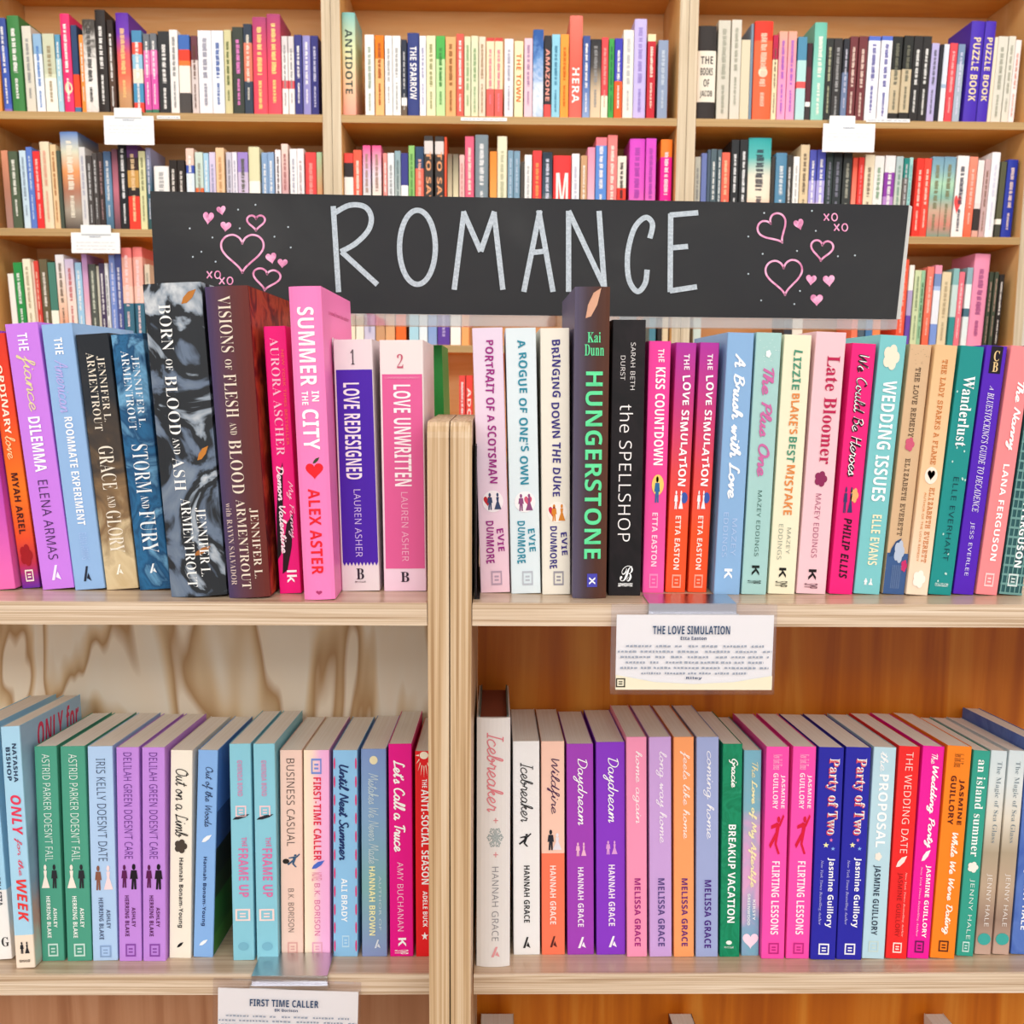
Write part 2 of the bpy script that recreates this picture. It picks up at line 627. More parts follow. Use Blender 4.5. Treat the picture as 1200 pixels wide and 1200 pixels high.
# ------------------------------------------------------------------ materials of the room and the shelving
EDGE = wood('ply_edge', [(.3, 'A58768'), (.42, 'C5AB8E'), (.54, 'D8C2A8'), (.7, 'E8D7C2')], (3.5, 60, 420), 0.5, 0.1, 1.2)
POST = wood('oak_face', [(.3, 'A27F58'), (.42, 'BF9F78'), (.55, 'CFB28E'), (.7, 'DCC6A8')], (420, 60, 3.2), 0.4, 0.15)
PLANK = wood('shelf_top', [(.3, 'B4957A'), (.5, 'CBB093'), (.7, 'DAC5AC')], (3, 140, 140), 0.28, 0.0, spec=0.6)
PLYB = wood('light_plywood', [(0.0, 'F6E6CE'), (.5, 'F6EAD6'), (.72, 'E0C49C'), (.88, 'BC9466'), (1.0, 'F6E6CE')], (4.6, 1, 1.0), 0.5, 0.0, 0.7, 4, wave=14, rot=0.16)
STAIN = wood('orange_stained_ply', [(.3, 'A64E00'), (.5, 'C66C10'), (.7, 'DC9034')], (26, 6, 1.3), 0.42, 0.0, 1.0, 5)
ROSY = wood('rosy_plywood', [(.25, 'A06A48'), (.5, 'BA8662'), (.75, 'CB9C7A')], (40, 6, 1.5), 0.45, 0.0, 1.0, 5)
MAPLE = wood('maple_post', [(.25, 'B4A285'), (.5, 'C8B699'), (.75, 'D8CAB0')], (120, 30, 3), 0.5)
MAPLEE = wood('maple_edge', [(.25, '9E7E52'), (.5, 'B4925F'), (.8, 'C8A878')], (2, 50, 200), 0.5)
MAPLEI = wood('maple_inside', [(.3, 'DA8A2C'), (.5, 'E49838'), (.7, 'EAA64C')], (2, 10, 30), 0.5, 0.0, 1.0, 4)  # maple copy for the shelves, orange interreflected light put into its colour
MAPLEF = wood('maple_side', [(.3, 'D8A058'), (.5, 'E0AE6C'), (.7, 'E8BC80')], (30, 10, 2), 0.5, 0.0, 1.0, 4)  # maple copy for inner sides, with the orange bounce tint painted in
MAPLEB = wood('maple_back', [(.3, 'EEB06A'), (.5, 'F4BC7A'), (.7, 'F8C88E')], (2, 10, 24), 0.5, 0.0, 1.0, 4)  # maple copy for the backs, colour lightened and tinted by painted bounce light
METAL, _nt, _b = newmat('brushed_metal', 0.28)
_b.inputs['Metallic'].default_value = 1.0
_b.inputs['Base Color'].default_value = lin('C8CACC')


def clear(key, tint, gloss):
    m = bpy.data.materials.new(key)
    m.use_nodes = True
    nt = m.node_tree
    nt.nodes.remove(nt.nodes['Principled BSDF'])
    t, g, x = nt.nodes.new('ShaderNodeBsdfTransparent'), nt.nodes.new('ShaderNodeBsdfGlossy'), nt.nodes.new('ShaderNodeMixShader')
    t.inputs[0].default_value = tint
    g.inputs['Roughness'].default_value = .06
    x.inputs[0].default_value = gloss
    nt.links.new(t.outputs[0], x.inputs[1])
    nt.links.new(g.outputs[0], x.inputs[2])
    nt.links.new(x.outputs[0], nt.nodes['Material Output'].inputs[0])
    return m


PLASTIC = clear('clear_plastic', (.96, .95, .98, 1), .09)
ACRYL = clear('clear_acrylic', (.93, .92, .91, 1), .4)
CARD = mat('F6F6F4', 0.6)
CHALK = wood('chalk_marks', [(.3, 'A6B1BB'), (.5, 'B7C2CB'), (.7, 'C9D3DB')], (500, 500, 500), 0.9)
PINKC = wood('pink_chalk', [(.3, 'C06F98'), (.5, 'EE9FC6'), (.7, 'F8BEDB')], (150, 150, 150), 0.9)
SLATE = wood('black_chalkboard', [(.3, '2C2D31'), (.55, '313234'), (.8, '3E3F40')], (6, 6, 9), 0.75, spec=0.25)
SLATE_EDGE = mat('C9C9C6', 0.6)
FLOOR = wood('floor_boards', [(.3, '8A6A4C'), (.7, 'B08E6C')], (3, 30, 3), 0.4)
PAINT = mat('ECE6DC', 0.8)


def struct(name, *a):
    o = box(name, *a)
    o['kind'] = 'structure'
    return o


struct('floor', -4, 4, -3.2, 3.4, -.05, 0, FLOOR)
struct('wall_back', -4, 4, 3.4, 3.5, 0, 3.3, PAINT)
struct('ceiling', -4, 4, -3.2, 3.4, 3.3, 3.35, PAINT)


def profile_x(name, pts, x0, x1, m, parent):
    """a (y, z) outline extruded along x"""
    n = len(pts)
    vs = [(x0, y, z) for y, z in pts] + [(x1, y, z) for y, z in pts]
    fs = [tuple(range(n)), tuple(range(2 * n - 1, n - 1, -1))]
    fs += [(i, n + i, n + (i + 1) % n, (i + 1) % n) for i in range(n)]
    return mesh(name, vs, fs, m, parent)


# ------------------------------------------------------------------ the two display bookcases in front
PU = at_y(581, 696.5, 0.79)
ZU = PU.z
YF = at_plane(581, 706.5, PU, Vector((0, 0, 1))).y
TU = ZU - at_y(581, 733, YF).z
YP = YF - .002
TILT = math.radians(-5.5)
NL = Vector((0, -math.sin(TILT), math.cos(TILT)))
PL = at_y(581, 1124, 0.845)
FL = at_plane(581, 1140.5, PL, NL)
TL = (FL.z - at_y(581, 1163, FL.y).z)
XL, XS, XR = at_y(502.5, 830, YP).x, at_y(527, 830, YP).x, at_y(553.5, 830, YP).x
ZT = at_y(527, 494, YP).z
YB = FL.y + .184                               # back panels of the lower compartments
DEEP = YP + .42
Z3 = FL.z - .31


def side_panel(x0, x1, parent):
    r = .012
    pts = [(YP, 0), (DEEP, 0), (DEEP, ZU - .001), (YP + .15, ZU - .001), (YP + .15, ZT)]
    pts += [(YP + r - r * math.sin(a), ZT - r + r * math.cos(a)) for a in (0, .4, .8, 1.2, 1.57)]
    profile_x('side_panel', pts, x0, x1, POST, parent)


def display_case(label, x0, x1, a0, a1, b1, b2):
    r = empty('display_bookcase', Matrix.Translation((0, 0, 0)), label, 'bookcase')
    t = XS - XL
    side_panel(x0, x0 + t, r)
    side_panel(x1 - t, x1, r)
    i0, i1 = x0 + t + .0006, x1 - t - .0006
    up = merge([boxv(i0, i1, YF, DEEP - .02, ZU - TU, ZU, .0008)])
    s = mesh('shelf', up[0], up[1], PLANK, r)
    mesh('edge_band', *boxv(i0, i1, YF - .0012, YF + .0002, ZU - TU, ZU - .0004), EDGE, s)
    for p, m_ in ((FL, b1), (Vector((0, FL.y, Z3)), b2)):
        Mx = Matrix.Translation(Vector((0, p.y, p.z))) @ Matrix.Rotation(TILT, 4, 'X')
        v, f = boxv(i0 + .0004, i1 - .0004, 0, .178, -TL, 0, .0008)
        s = mesh('shelf', v, f, PLANK, r, mw=Mx)
        v, f = boxv(i0 + .0004, i1 - .0004, -.0012, .0002, -TL, -.0004)
        mesh('edge_band', v, f, EDGE, s)
    box('back_panel', i0, i1, YB, YB + .006, FL.z - .03, ZU - TU - .0005, a0, r)
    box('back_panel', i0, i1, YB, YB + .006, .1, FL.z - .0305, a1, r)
    box('plinth', i0, i1, YP + .03, YP + .05, 0, .1, EDGE, r)
    return r


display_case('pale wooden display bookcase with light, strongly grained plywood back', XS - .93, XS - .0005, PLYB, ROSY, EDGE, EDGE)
display_case('pale wooden display bookcase with orange stained plywood back', XS + .0005, XS + .93, STAIN, STAIN, EDGE, EDGE)

# ------------------------------------------------------------------ the wall bookcase behind: three bays
YR = 2.9
ZA, ZB = at_y(581, 136.4, YR).z, at_y(581, 272.4, YR).z
SP = ZA - ZB
ROWZ = {'A': ZA, 'B': ZB, 'C': ZB - SP, 'D': ZB - 2 * SP}
S1, S2 = at_y(389, 140, YR).x, at_y(804.5, 140, YR).x
BAY = S2 - S1
PT = .0245
BAYX = [S1 - BAY, S1, S2, S2 + BAY]


def wall_case(k, label):
    r = empty('wall_bookcase', Matrix.Translation((0, 0, 0)), label, 'bookcase', 'bays of the wall bookcase')
    x0, x1 = BAYX[k] + .0006, BAYX[k + 1] - .0006
    top = ZA + .62
    for a in (x0, x1 - PT):
        sp_ = box('side_panel', a, a + PT, YR - .001, YR + .3, 0, top, MAPLE, r, .001)
        e = a + PT - .0002 if a == x0 else a - .0006
        box('bounce_tint_lining', e, e + .0008, YR + .002, YR + .285, .08, top - .025, MAPLEF, sp_)  # added thin lining that carries the painted orange bounce light
    i0, i1 = x0 + PT + .0008, x1 - PT - .0008
    z = ZA + .385
    zs = [z] + [ZA - SP * j for j in range(7)]
    for z in zs:
        s = box('shelf', i0, i1, YR, YR + .285, z - .0205, z, MAPLEI, r, .0008)
        box('edge_band', i0, i1, YR - .0012, YR + .0002, z - .0205, z - .0003, MAPLEE, s)
    box('back_panel', i0, i1, YR + .286, YR + .295, .08, top, MAPLEB, r)
    box('crown', i0, i1, YR, YR + .285, top - .02, top, MAPLE, r)
    box('plinth', i0, i1, YR + .03, YR + .05, 0, .08, MAPLE, r)


wall_case(0, 'maple wall bookcase bay holding the pink hardcover, beyond the light-backed display case')
wall_case(1, 'middle bay of the maple wall bookcase, above the chalkboard lettering')
wall_case(2, 'maple wall bookcase bay holding two purple hardcovers on its top shelf')


# ------------------------------------------------------------------ the chalkboard sign
YC = 0.99
B4 = [at_y(176, 224, YC), at_y(1065, 240.5, YC), at_y(1050, 374, YC), at_y(182.5, 364.5, YC)]
sign = empty('chalkboard_sign', Matrix.Translation((0, 0, 0)), 'long black chalkboard sign lettered in chalk with pink hearts, above the front books', 'sign')
f4 = [tuple(p) for p in B4]
b4 = [(p[0], p[1] + .012, p[2]) for p in f4]
bo = mesh('board', f4 + b4, [(0, 1, 2, 3), (7, 6, 5, 4), (0, 4, 5, 1), (1, 5, 6, 2), (2, 6, 7, 3), (3, 7, 4, 0)], SLATE, sign)
q = [(p[0], p[1]) for p in ((1065.3, 240), (1069, 242), (1055, 374), (1050.4, 374))]
e4 = [at_y(x, y, YC + .002) for x, y in q]
mesh('edge_strip', [tuple(p) for p in e4] + [(p.x, p.y + .009, p.z) for p in e4], [(0, 1, 2, 3), (7, 6, 5, 4), (0, 4, 5, 1), (1, 5, 6, 2), (2, 6, 7, 3), (3, 7, 4, 0)], SLATE_EDGE, sign)
r4 = [at_y(183, 365, YC), at_y(1050, 374.5, YC), at_y(1049, 386, YC), at_y(183, 379.5, YC)]
mesh('acrylic_rail', [(p.x, p.y - .004, p.z) for p in r4] + [(p.x, p.y + .02, p.z) for p in r4], [(0, 1, 2, 3), (7, 6, 5, 4), (0, 4, 5, 1), (1, 5, 6, 2), (2, 6, 7, 3), (3, 7, 4, 0)], ACRYL, sign)
for px in (262, 738):
    p = at_y(px, 372, YC)
    box('upright', p.x - .008, p.x + .008, YC + .0125, YC + .018, ZU + .0008, p.z + .06, METAL, sign)


def on_board(name, parts, m, lift=.0004):
    vs, fs = [], []
    for i, (a, b) in enumerate(parts):      # overlapping strokes lie one over another
        fs += [tuple(k + len(vs) for k in q) for q in b]
        vs += [tuple(at_y(p[0], p[1], YC - lift - (.0002 * i if len(parts) < 6 else 0))) for p in a]
    return mesh(name, vs, fs, m, sign)


def zz(pts, ox=380, oy=140, s=2.857):
    return [(ox + x / s, oy + y / s) for x, y in pts]


ov = [(312 + 60 * math.cos(a), 428 + 124 * math.sin(a)) for a in [k * 2 * math.pi / 14 for k in range(14)]]
LET = {'R': [[(30, 290), (48, 578)], [(36, 312), (85, 287), (135, 292), (157, 325), (148, 370), (105, 415), (55, 443)], [(58, 443), (178, 553)]],
       'M': [[(435, 570), (468, 308)], [(465, 308), (524, 442)], [(524, 442), (570, 308)], [(568, 310), (598, 570)]],
       'A': [[(668, 577), (722, 305)], [(718, 305), (766, 577)], [(692, 446), (748, 440)]],
       'N': [[(818, 577), (818, 306)], [(818, 306), (938, 562)], [(938, 562), (920, 306)]],
       'C': [[(1090, 398), (1099, 350), (1075, 328), (1038, 365), (1016, 450), (1020, 535), (1048, 576), (1074, 550), (1081, 503)]],
       'E': [[(1160, 315), (1158, 578)], [(1157, 320), (1252, 312)], [(1160, 430), (1218, 425)], [(1157, 574), (1248, 560)]]}
on_board('chalk_lettering', [ribbon(zz(ov), 6.2, True)], CHALK)
for ch, st in LET.items():
    on_board('chalk_lettering', [ribbon(zz(s), 6.2) for s in st], CHALK)


def heart_px(cx, cy, w, h, rot=0):
    o = []
    for x, y in heartpts(22):
        a, b = (x - .5) * w, (.5 - y) * h
        o.append((cx + a * math.cos(rot) - b * math.sin(rot), cy + a * math.sin(rot) + b * math.cos(rot)))
    return o


for cx, cy, w, h, rt in ((284, 297.5, 50, 45, 0), (300, 261.5, 21, 18, 0), (312, 328, 32, 25, .15), (908, 270, 35, 34, -.55), (963, 294, 26, 24, .1), (919, 325.5, 43, 41, -.05)):
    on_board('heart_drawing', [ribbon(heart_px(cx, cy, w, h, rt), 2.3, True)], PINKC)
for cx, cy, w, h, rt in ((244, 256, 13, 15, .1), (259.5, 247, 11, 11, -.2), (264.5, 266, 13, 12, .1), (318, 303, 13, 13, -.2), (331, 309, 12, 11, .1),
                         (936.5, 263.5, 12, 13, -.3), (950.5, 328.5, 12.5, 12.5, .1), (971.5, 329.5, 14, 14, -.1), (957, 352, 15, 14, 0)):
    p = heart_px(cx, cy, w, h, rt)
    on_board('heart_drawing', [(p, [tuple(range(len(p)))])], PINKC)
for cx, cy in ((250.5, 322), (265, 329), (973.5, 254.5), (985.5, 266.5)):
    x = cx - 5
    on_board('chalk_lettering', [ribbon([(x - 3, cy - 4), (x + 3, cy + 4)], 1.6), ribbon([(x + 3, cy - 4), (x - 3, cy + 4)], 1.6), ribbon(circ(cx + 4.5, cy, 3.2, 4.2, 10), 1.5, True)], PINKC)
dots = [zz([p], 0, 140, 3)[0] for p in ((837, 317), (898, 300), (667, 383), (747, 415), (843, 383), (1013, 378), (965, 412), (1022, 450), (708, 465), (758, 500), (678, 483))]
dots += [zz([p], 780)[0] for p in ((330, 313), (490, 306), (503, 373), (277, 392), (325, 450), (440, 440), (577, 458), (634, 455), (277, 517), (450, 574), (320, 606), (431, 618))]
on_board('dot_pattern', [(circ(x, y, 1.1, 1.1, 8), [tuple(range(8))]) for x, y in dots], CHALK)


# ------------------------------------------------------------------ the front books
# xbl,xbr,ybottom, xtl,xtr,ytop | print | label (H = hardcover) then the printed elements: part:style:text:colour:y0-y1:v0-v1
PART = {'t': 'title_lettering', 'a': 'author_lettering', 'l': 'publisher_logo', 'i': 'illustration', 'b': 'spine_block', 'p': 'pattern', 'e': 'emblem', 'n': 'number_lettering', 's': 'small_lettering'}
UPPER = '''
-13,20,692,-54,-22,388|z:7A2AB0,B03AB8,F26FB4|pink and purple paperback cut by the photo's edge, before the orange-red book
25,48,690,-18,7,392|z:E23A2A,EE4A28@.3,F47C20@.6,E8502A@.8,C03048@.9,6A2CA0|orange-red paperback fading to purple at its foot
 t:J:ORDINARY:FBEFD8:428-507:.3-.7;t:h:love:F8D9A0:509-537:.25-.8;a:b:MYAH ARIEL:4A1A18:553-625:.3-.65;i:#:flower:A01820:637-664:.15-.85;l:#:frame:F6E4D8:668-682:.3-.75
50,87,691.7,4,45,380.7|CB80EA|orchid-purple paperback with pale script word, beside the sky-blue one
 t:b:THE:FBF4FF:392-412:.35-.65;t:h:fiance:E6DDA0:416-482:.22-.78;t:b:DILEMMA:FFFFFF:488-552:.32-.68;a:u:ELENA ARMAS:3B2350:562-656:.34-.64;l:#:lean:F4E8FF:663-681:.35-.65
88,123,692,46,86,381.2|93B8E4|sky-blue paperback with white capitals and faint lilac script word, near the bookcase end
 t:b:THE:FFFFFF:397-416:.37-.63;t:h:American:BDB4EE:422-483:.28-.72;t:b:ROOMMATE EXPERIMENT:FFFFFF:488-615:.38-.64;a:u:ELENA ARMAS:AFCBF2:624-656:.38-.62;l:#:lean:262C3C:664-682:.34-.6
125,162,691.7,87,128,393|m26:24282E,2C2F34,4A4038,8A6E4E,D9C49C,C7AE84|dark paperback turning to cream swirls at its foot, beside the stormy blue one
 a:t:JENNIFER L.:EDE3D2:419-494:.56-.8;a:t:ARMENTROUT:EDE3D2:414-504:.26-.5;t:t:GRACE:F1E7D6:522-573:.28-.74;t:t:AND:F1E7D6:580-594:.38-.62;t:t:GLORY:F1E7D6:598-648:.28-.74;l:#:lean:FBF2E2:662-674:.38-.6
164,200,692,129,168,393|n22:173A5C,2C6A97,1F4C74,6FA7CC,2E6C98|stormy blue paperback with white serif lettering, leaning on the grey floral hardcover
 a:t:JENNIFER L.:EAF2F8:418-500:.56-.8;a:t:ARMENTROUT:EAF2F8:412-503:.26-.5;t:t:STORM:F2F7FA:520-577:.26-.76;t:t:AND:F2F7FA:580-595:.38-.62;t:t:FURY:F2F7FA:598-648:.26-.76;l:#:lean:F2F7FA:661-672:.4-.62
H202,265,700,165,237,334|n15:7C8A9A@0,66758A@.28,2A2D31@.4,2A2D31@.58,8D99A6@.64,CDD2D6@.8,74839A@1|thick charcoal hardcover patterned with pale grey flowers
 t:t:BORN:F4F4F2:358-410:.26-.47;t:t:OF:F4F4F2:420-433:.3-.42;t:t:BLOOD:F4F4F2:439-507:.26-.47;t:t:AND:F4F4F2:511-530:.3-.42;t:t:ASH:F4F4F2:534-573:.26-.47;a:t:JENNIFER L.:F4F4F2:594-676:.58-.76;a:t:ARMENTROUT:F4F4F2:582-688:.34-.52;e:#:leaf:B8742C:342-360:.66-.92;e:#:leaf:C07A30:522-540:.7-.9;e:#:leaf:A86A34:640-652:.5-.8
H269,317,701,239,291,337|x:4C3F66,5A3B4C,5E3030,6A2A22|plum-brown hardcover with cream serif lettering, red along its hinge
 t:t:VISIONS:EADBC8:348-412:.3-.6;t:t:OF:EADBC8:420-432:.36-.52;t:t:FLESH:EADBC8:437-487:.3-.6;t:t:AND:EADBC8:493-507:.36-.52;t:t:BLOOD:EADBC8:513-576:.3-.6;a:t:JENNIFER L.:EADBC8:594-678:.66-.86;a:t:ARMENTROUT:EADBC8:583-690:.36-.58;s:t:with RAYVN SALVADOR:D8C2B8:587-685:.1-.24
328,353,696,308,335,383|F0187E|hot pink paperback with black curling silhouette, tucked behind the pale pink hardcover
 s:s:NEW YORK TIMES BESTSELLER:F26A50:410-520:.74-.86;a:t:AURORA ASCHER:FBC4DC:396-532:.26-.64;p:#:leaf:1E1016:540-668:.0-.5;p:#:leaf:2A1018:600-680:.2-.85;t:h:My Funny:FBD0E4:562-630:.6-.92;t:H:Demon Valentine:FFE4EE:544-648:.2-.54;l:b:lk:FFFFFF:668-683:.4-.85
H354,396,703,336,378,336.5|F783C0|tall pale pink hardcover with white capitals and a red apple
 t:B:SUMMER:FFFFFF:360-450:.24-.76;t:b:IN:FFFFFF:456-468:.58-.8;t:b:THE:FFFFFF:456-472:.26-.46;t:B:CITY:FFFFFF:477-524:.24-.76;e:#:heart:E8202C:540-559:.26-.82;e:#:leaf:3A4A2A:533-541:.5-.72;a:B:ALEX ASTER:E8202C:570-672:.3-.68;l:#:heart:B03A70:692-697:.4-.6;t:B:@SUMMER:FFF4F8:392-450:.25-.98;s:s:@a novel from the author:C03A78:360-366:.2-.9
399,447,693,387,439,398.5|E6D9DC|white paperback wrapped by a deep purple pennant panel
 b:#:zig:4A1FA8:433-663:.05-.98;n:^t:1:3A3038:410-427:.44-.54;t:B:LOVE REDESIGNED:F3E6F0:448-560:.22-.64;a:u:LAUREN ASHER:D9C6F0:572-652:.4-.58;l:^e:B:2E2030:666-679:.4-.6;s:s:BLOOM:2E2030:681-683:.35-.65
451,499,693,443,497,399|z:ECDFDD,EEDDE0,F0CFE2|white paperback with a rose-pink stitched panel, against the post
 b:#:rect:DE5F98:438-666:.05-.97;p:#:bars7:EE9CC0:441-443:.08-.94;n:^t:2:C25A72:415-431:.4-.54;t:B:LOVE UNWRITTEN:FBEFF3:450-568:.3-.7;a:u:LAUREN ASHER:F3BFD6:575-657:.44-.6;l:^e:B:2E2030:670-682:.4-.6
564,597,695,552,590,385|z:E4D3E6,E8D0E0,F0C8D4|lilac-pink paperback with plum brush lettering, next to the post
 t:J:PORTRAIT OF A SCOTSMAN:9C2480:399-565:.38-.7;e:#:disc:F4E8EC:573-599:.16-.86;i:#:couple:3A4668:576-596:.28-.8;i:#:heart:C02830:580-592:.2-.46;a:J:EVIE:9C2480:618-646:.6-.86;a:J:DUNMORE:9C2480:609-660:.22-.52;l:#:frame:B89CAE:669-686:.38-.74
600,633,696,591,629,385|DDE9EE|pale ice-blue paperback with teal brush lettering and a round vignette
 t:J:A ROGUE OF ONE'S OWN:2A8AA2:399-566:.38-.7;e:#:disc:F4F0F2:574-599:.18-.88;i:#:couple:8A4A7A:577-597:.26-.8;i:#:heart:D05A78:580-592:.5-.76;a:J:EVIE:2A8AA2:618-646:.6-.86;a:J:DUNMORE:2A8AA2:609-660:.22-.52;l:#:frame:B9BEC8:669-686:.38-.74
636,668,697,632,668.5,385|ECE6D8|cream paperback with navy brush lettering and a round vignette
 t:J:BRINGING DOWN THE DUKE:3A3180:398-580:.36-.7;e:#:disc:F6EEE4:586-611:.2-.9;i:#:couple:D8862C:589-609:.3-.84;i:#:heart:C83048:592-604:.24-.5;a:J:EVIE:3A3180:622-650:.66-.9;a:J:DUNMORE:3A3180:615-666:.26-.54;l:#:frame:9C98A0:669-686:.4-.76
H671,710,701,673,716,336.5|x:5E5870,4A3C44,4E3028,5A3628|tall dark brown hardcover with bright green title, in front of the chalkboard
 i:#:leaf:D8A488:338-376:.3-.74;a:^e:Kai:63DE9C:388-400:.36-.74;a:^e:Dunn:63DE9C:402-415:.28-.84;t:B:HUNGERSTONE:63DE9C:433-653:.32-.82;l:#:rect:4A48B0:671-687:.42-.72;l:b:X:FFFFFF:675-684:.48-.66
713,750,698,717,758,375|n14:19171A,221D20,191719,2E2226|black paperback with thin white lettering, beside the brown hardcover
 a:u:SARAH BETH:F0ECEC:401-455:.56-.7;a:u:DURST:F0ECEC:416-444:.26-.4;t:u:the SPELLSHOP:F6F2F2:472-633:.26-.66;l:^k:B:FFFFFF:662-681:.35-.75;s:b:BRAMBLE:FFFFFF:683-687:.3-.75
754,776.5,695,759,788,400|z:F0409E,F24A9A,F55AA8|bright pink paperback with white block title and a small dog-like illustration
 t:J:THE:FFE8F4:409-424:.42-.72;t:B:KISS COUNTDOWN:FFFFFF:430-543:.34-.78;i:#:disc:F2CE6A:554-578:.3-.85;i:#:person:2E6AA0:556-587:.36-.74;a:b:ETTA EASTON:FFD8EA:599-663:.36-.62;l:#:frame:F48ABE:672-689:.3-.7
779,803.5,694.5,793,816,402|z:B2349E,C83C80,E24A50,F05328,F05328|magenta-to-orange paperback, first of the twin copies, next to the bright pink one
 t:J:THE:FFE8F4:415-433:.4-.7;t:J:LOVE SIMULATION:FFFFFF:439-568:.36-.8;i:#:couple:F4F0F4:573-595:.2-.7;i:#:disc:3C58A8:575-588:.56-.9;a:b:ETTA EASTON:FFE4D8:603-667:.34-.62;l:#:frame:F8A088:673-689:.3-.75
806.5,827.5,694.5,820,844,402|=|magenta-to-orange paperback, second of the twin copies, touching the cornflower-blue one
836,867,697,853,884,390.4|8AB2DC|cornflower-blue paperback with white brush script title
 t:H:A Brush with Love:FFFFFF:414-583:.3-.74;a:u:MAZEY:BBD0F0:606-650:.56-.74;a:u:EDDINGS:BBD0F0:599-652:.22-.4;l:b:K:FFFFFF:666-678:.36-.66
869,897.5,697,886,917,390.4|A6CFCC|pale aqua paperback with pink script title and white petals
 i:#:flower:F4F8F6:410-419:.4-.62;i:#:specks:F2F8F6:394-425:.1-.95;t:H:The Plus One:CC6AA4:430-557:.32-.8;a:u:MAZEY EDDINGS:2F5A50:573-651:.42-.58;l:b:K:1C2826:662-674:.36-.66;s:s:SMP:1C2826:680-684:.2-.76
900,931,696.5,919,952,393|EFE9CC|cream paperback with green and orange hand lettering
 t:J:LIZZIE:4E9478:410-456:.36-.7;t:J:BLAKE'S:E08A48:460-507:.36-.7;t:J:BEST:4E9478:510-540:.36-.7;t:J:MISTAKE:E08A48:543-602:.34-.7;a:u:MAZEY:8A9488:617-648:.56-.7;a:u:EDDINGS:8A9488:613-655:.24-.4;l:b:K:1C1C1A:665-677:.36-.62;s:s:SMP:1C1C1A:681-688:.24-.7
932.5,968,696.5,957,992,390|EFC6CE|blush-pink paperback with crimson serif title
 t:e:Late Bloomer:BC2050:417-542:.42-.84;e:#:flower:8E2A58:550-569:.3-.74;a:u:MAZEY EDDINGS:A23A66:577-653:.4-.58;l:b:K:1C1418:667-680:.36-.62;s:s:SMP:5C2438:684-690:.24-.7
972,998,697,998,1028,403.5|F0227C|crimson-pink paperback with outlined white script, tucked beside the turquoise one
 t:H:We Could Be Heroes:2A1020:416-558:.26-.78;t:h:We Could Be Heroes:FFFFFF:417-556:.28-.78;i:#:couple:3A3A6A:569-600:.2-.66;i:#:flower:E8B070:570-588:.5-.85;a:o:PHILIP ELLIS:2A1020:606-678:.34-.68
1000,1031,697,1032,1063,394|7CC6CA|turquoise paperback with white block title and a cream rose
 e:#:flower:F2E6D0:404-434:.16-.8;t:B:WEDDING ISSUES:FFFFFF:446-586:.28-.8;a:b:ELLE EVANS:F4EBC8:602-662:.4-.76;l:#:couple:F4F8F8:678-686:.3-.7
1034,1059,697,1066,1093,405|D6B48E|sandy tan paperback with a blue botanical print at its foot
 p:#:specks:5A4A3A:407-428:.05-.95;t:m:THE LOVE REMEDY:4A3A2C:431-511:.36-.6;i:#:flower:D05A78:511-528:.25-.7;a:m:ELIZABETH EVERETT:4A3A2C:536-627:.36-.58;b:#:rect:3E5C8E:648-697:.0-1;i:#:flower:B8C4D8:632-660:.3-.8;i:#:flower:C8306A:655-670:.7-1;i:#:leaf:2C4A78:630-655:.1-.6;i:#:grid:6E86B0:662-690:.3-.75
1061,1087.5,698,1096,1123,405.5|z:E6BE8C,EDC89C,F2DCC4|peach-tan paperback with orange lettering and a red teapot
 t:m:THE LADY SPARKS A FLAME:CC7024:422-543:.38-.62;e:#:disc:FBE8D8:546-566:.2-.78;e:#:heart:D03A2C:550-562:.32-.66;a:m:ELIZABETH EVERETT:CC7024:570-659:.5-.72;s:s:AUTHOR OF THE LOVE REMEDY:D88A48:576-658:.28-.38;i:#:flower:FBF0E4:668-690:.2-.8
1088,1114.5,698,1126,1154,407|1F8F8C|teal paperback with white serif title and scattered stars
 p:#:specks:BFE4DC:409-696:.02-.98;t:e:Wanderlust:FFFFFF:441-522:.28-.76;a:u:ELLE EVERHART:123A48:558-657:.42-.64;l:s:PUTNAM:E4F4F0:684-688:.2-.8
1116.5,1141,697.5,1156,1181,406.5|5522B8|violet paperback with white italic title and a black emblem box on top
 b:#:rect:1C1420:407-438:.25-.8;l:^e:C:E8C890:412-424:.4-.66;l:^e:B:E8C890:425-436:.4-.66;s:i:A:F2ECFF:452-457:.4-.6;t:i:BLUESTOCKING'S GUIDE TO DECADENCE:F6F0FF:460-599:.34-.66;a:u:JESS EVERLEE:F2ECFF:611-675:.36-.58
1143.5,1168.5,698,1185,1211,407|F28C90|salmon-pink paperback with white script and white capitals
 t:H:The Nanny:FFFFFF:447-527:.34-.84;a:b:LANA FERGUSON:FFFFFF:543-657:.4-.68;l:#:frame:F8D0D0:672-688:.3-.72
1170.5,1197,698,1213,1242,407|2E5A5E|dark teal plaid paperback at the far end beyond the salmon one
 p:#:grid:6E9C98:407-698:.0-1;a:B:LANA FERGUSON:FFFFFF:556-665:.46-.76;l:#:frame:D0E0DE:673-688:.3-.72
'''
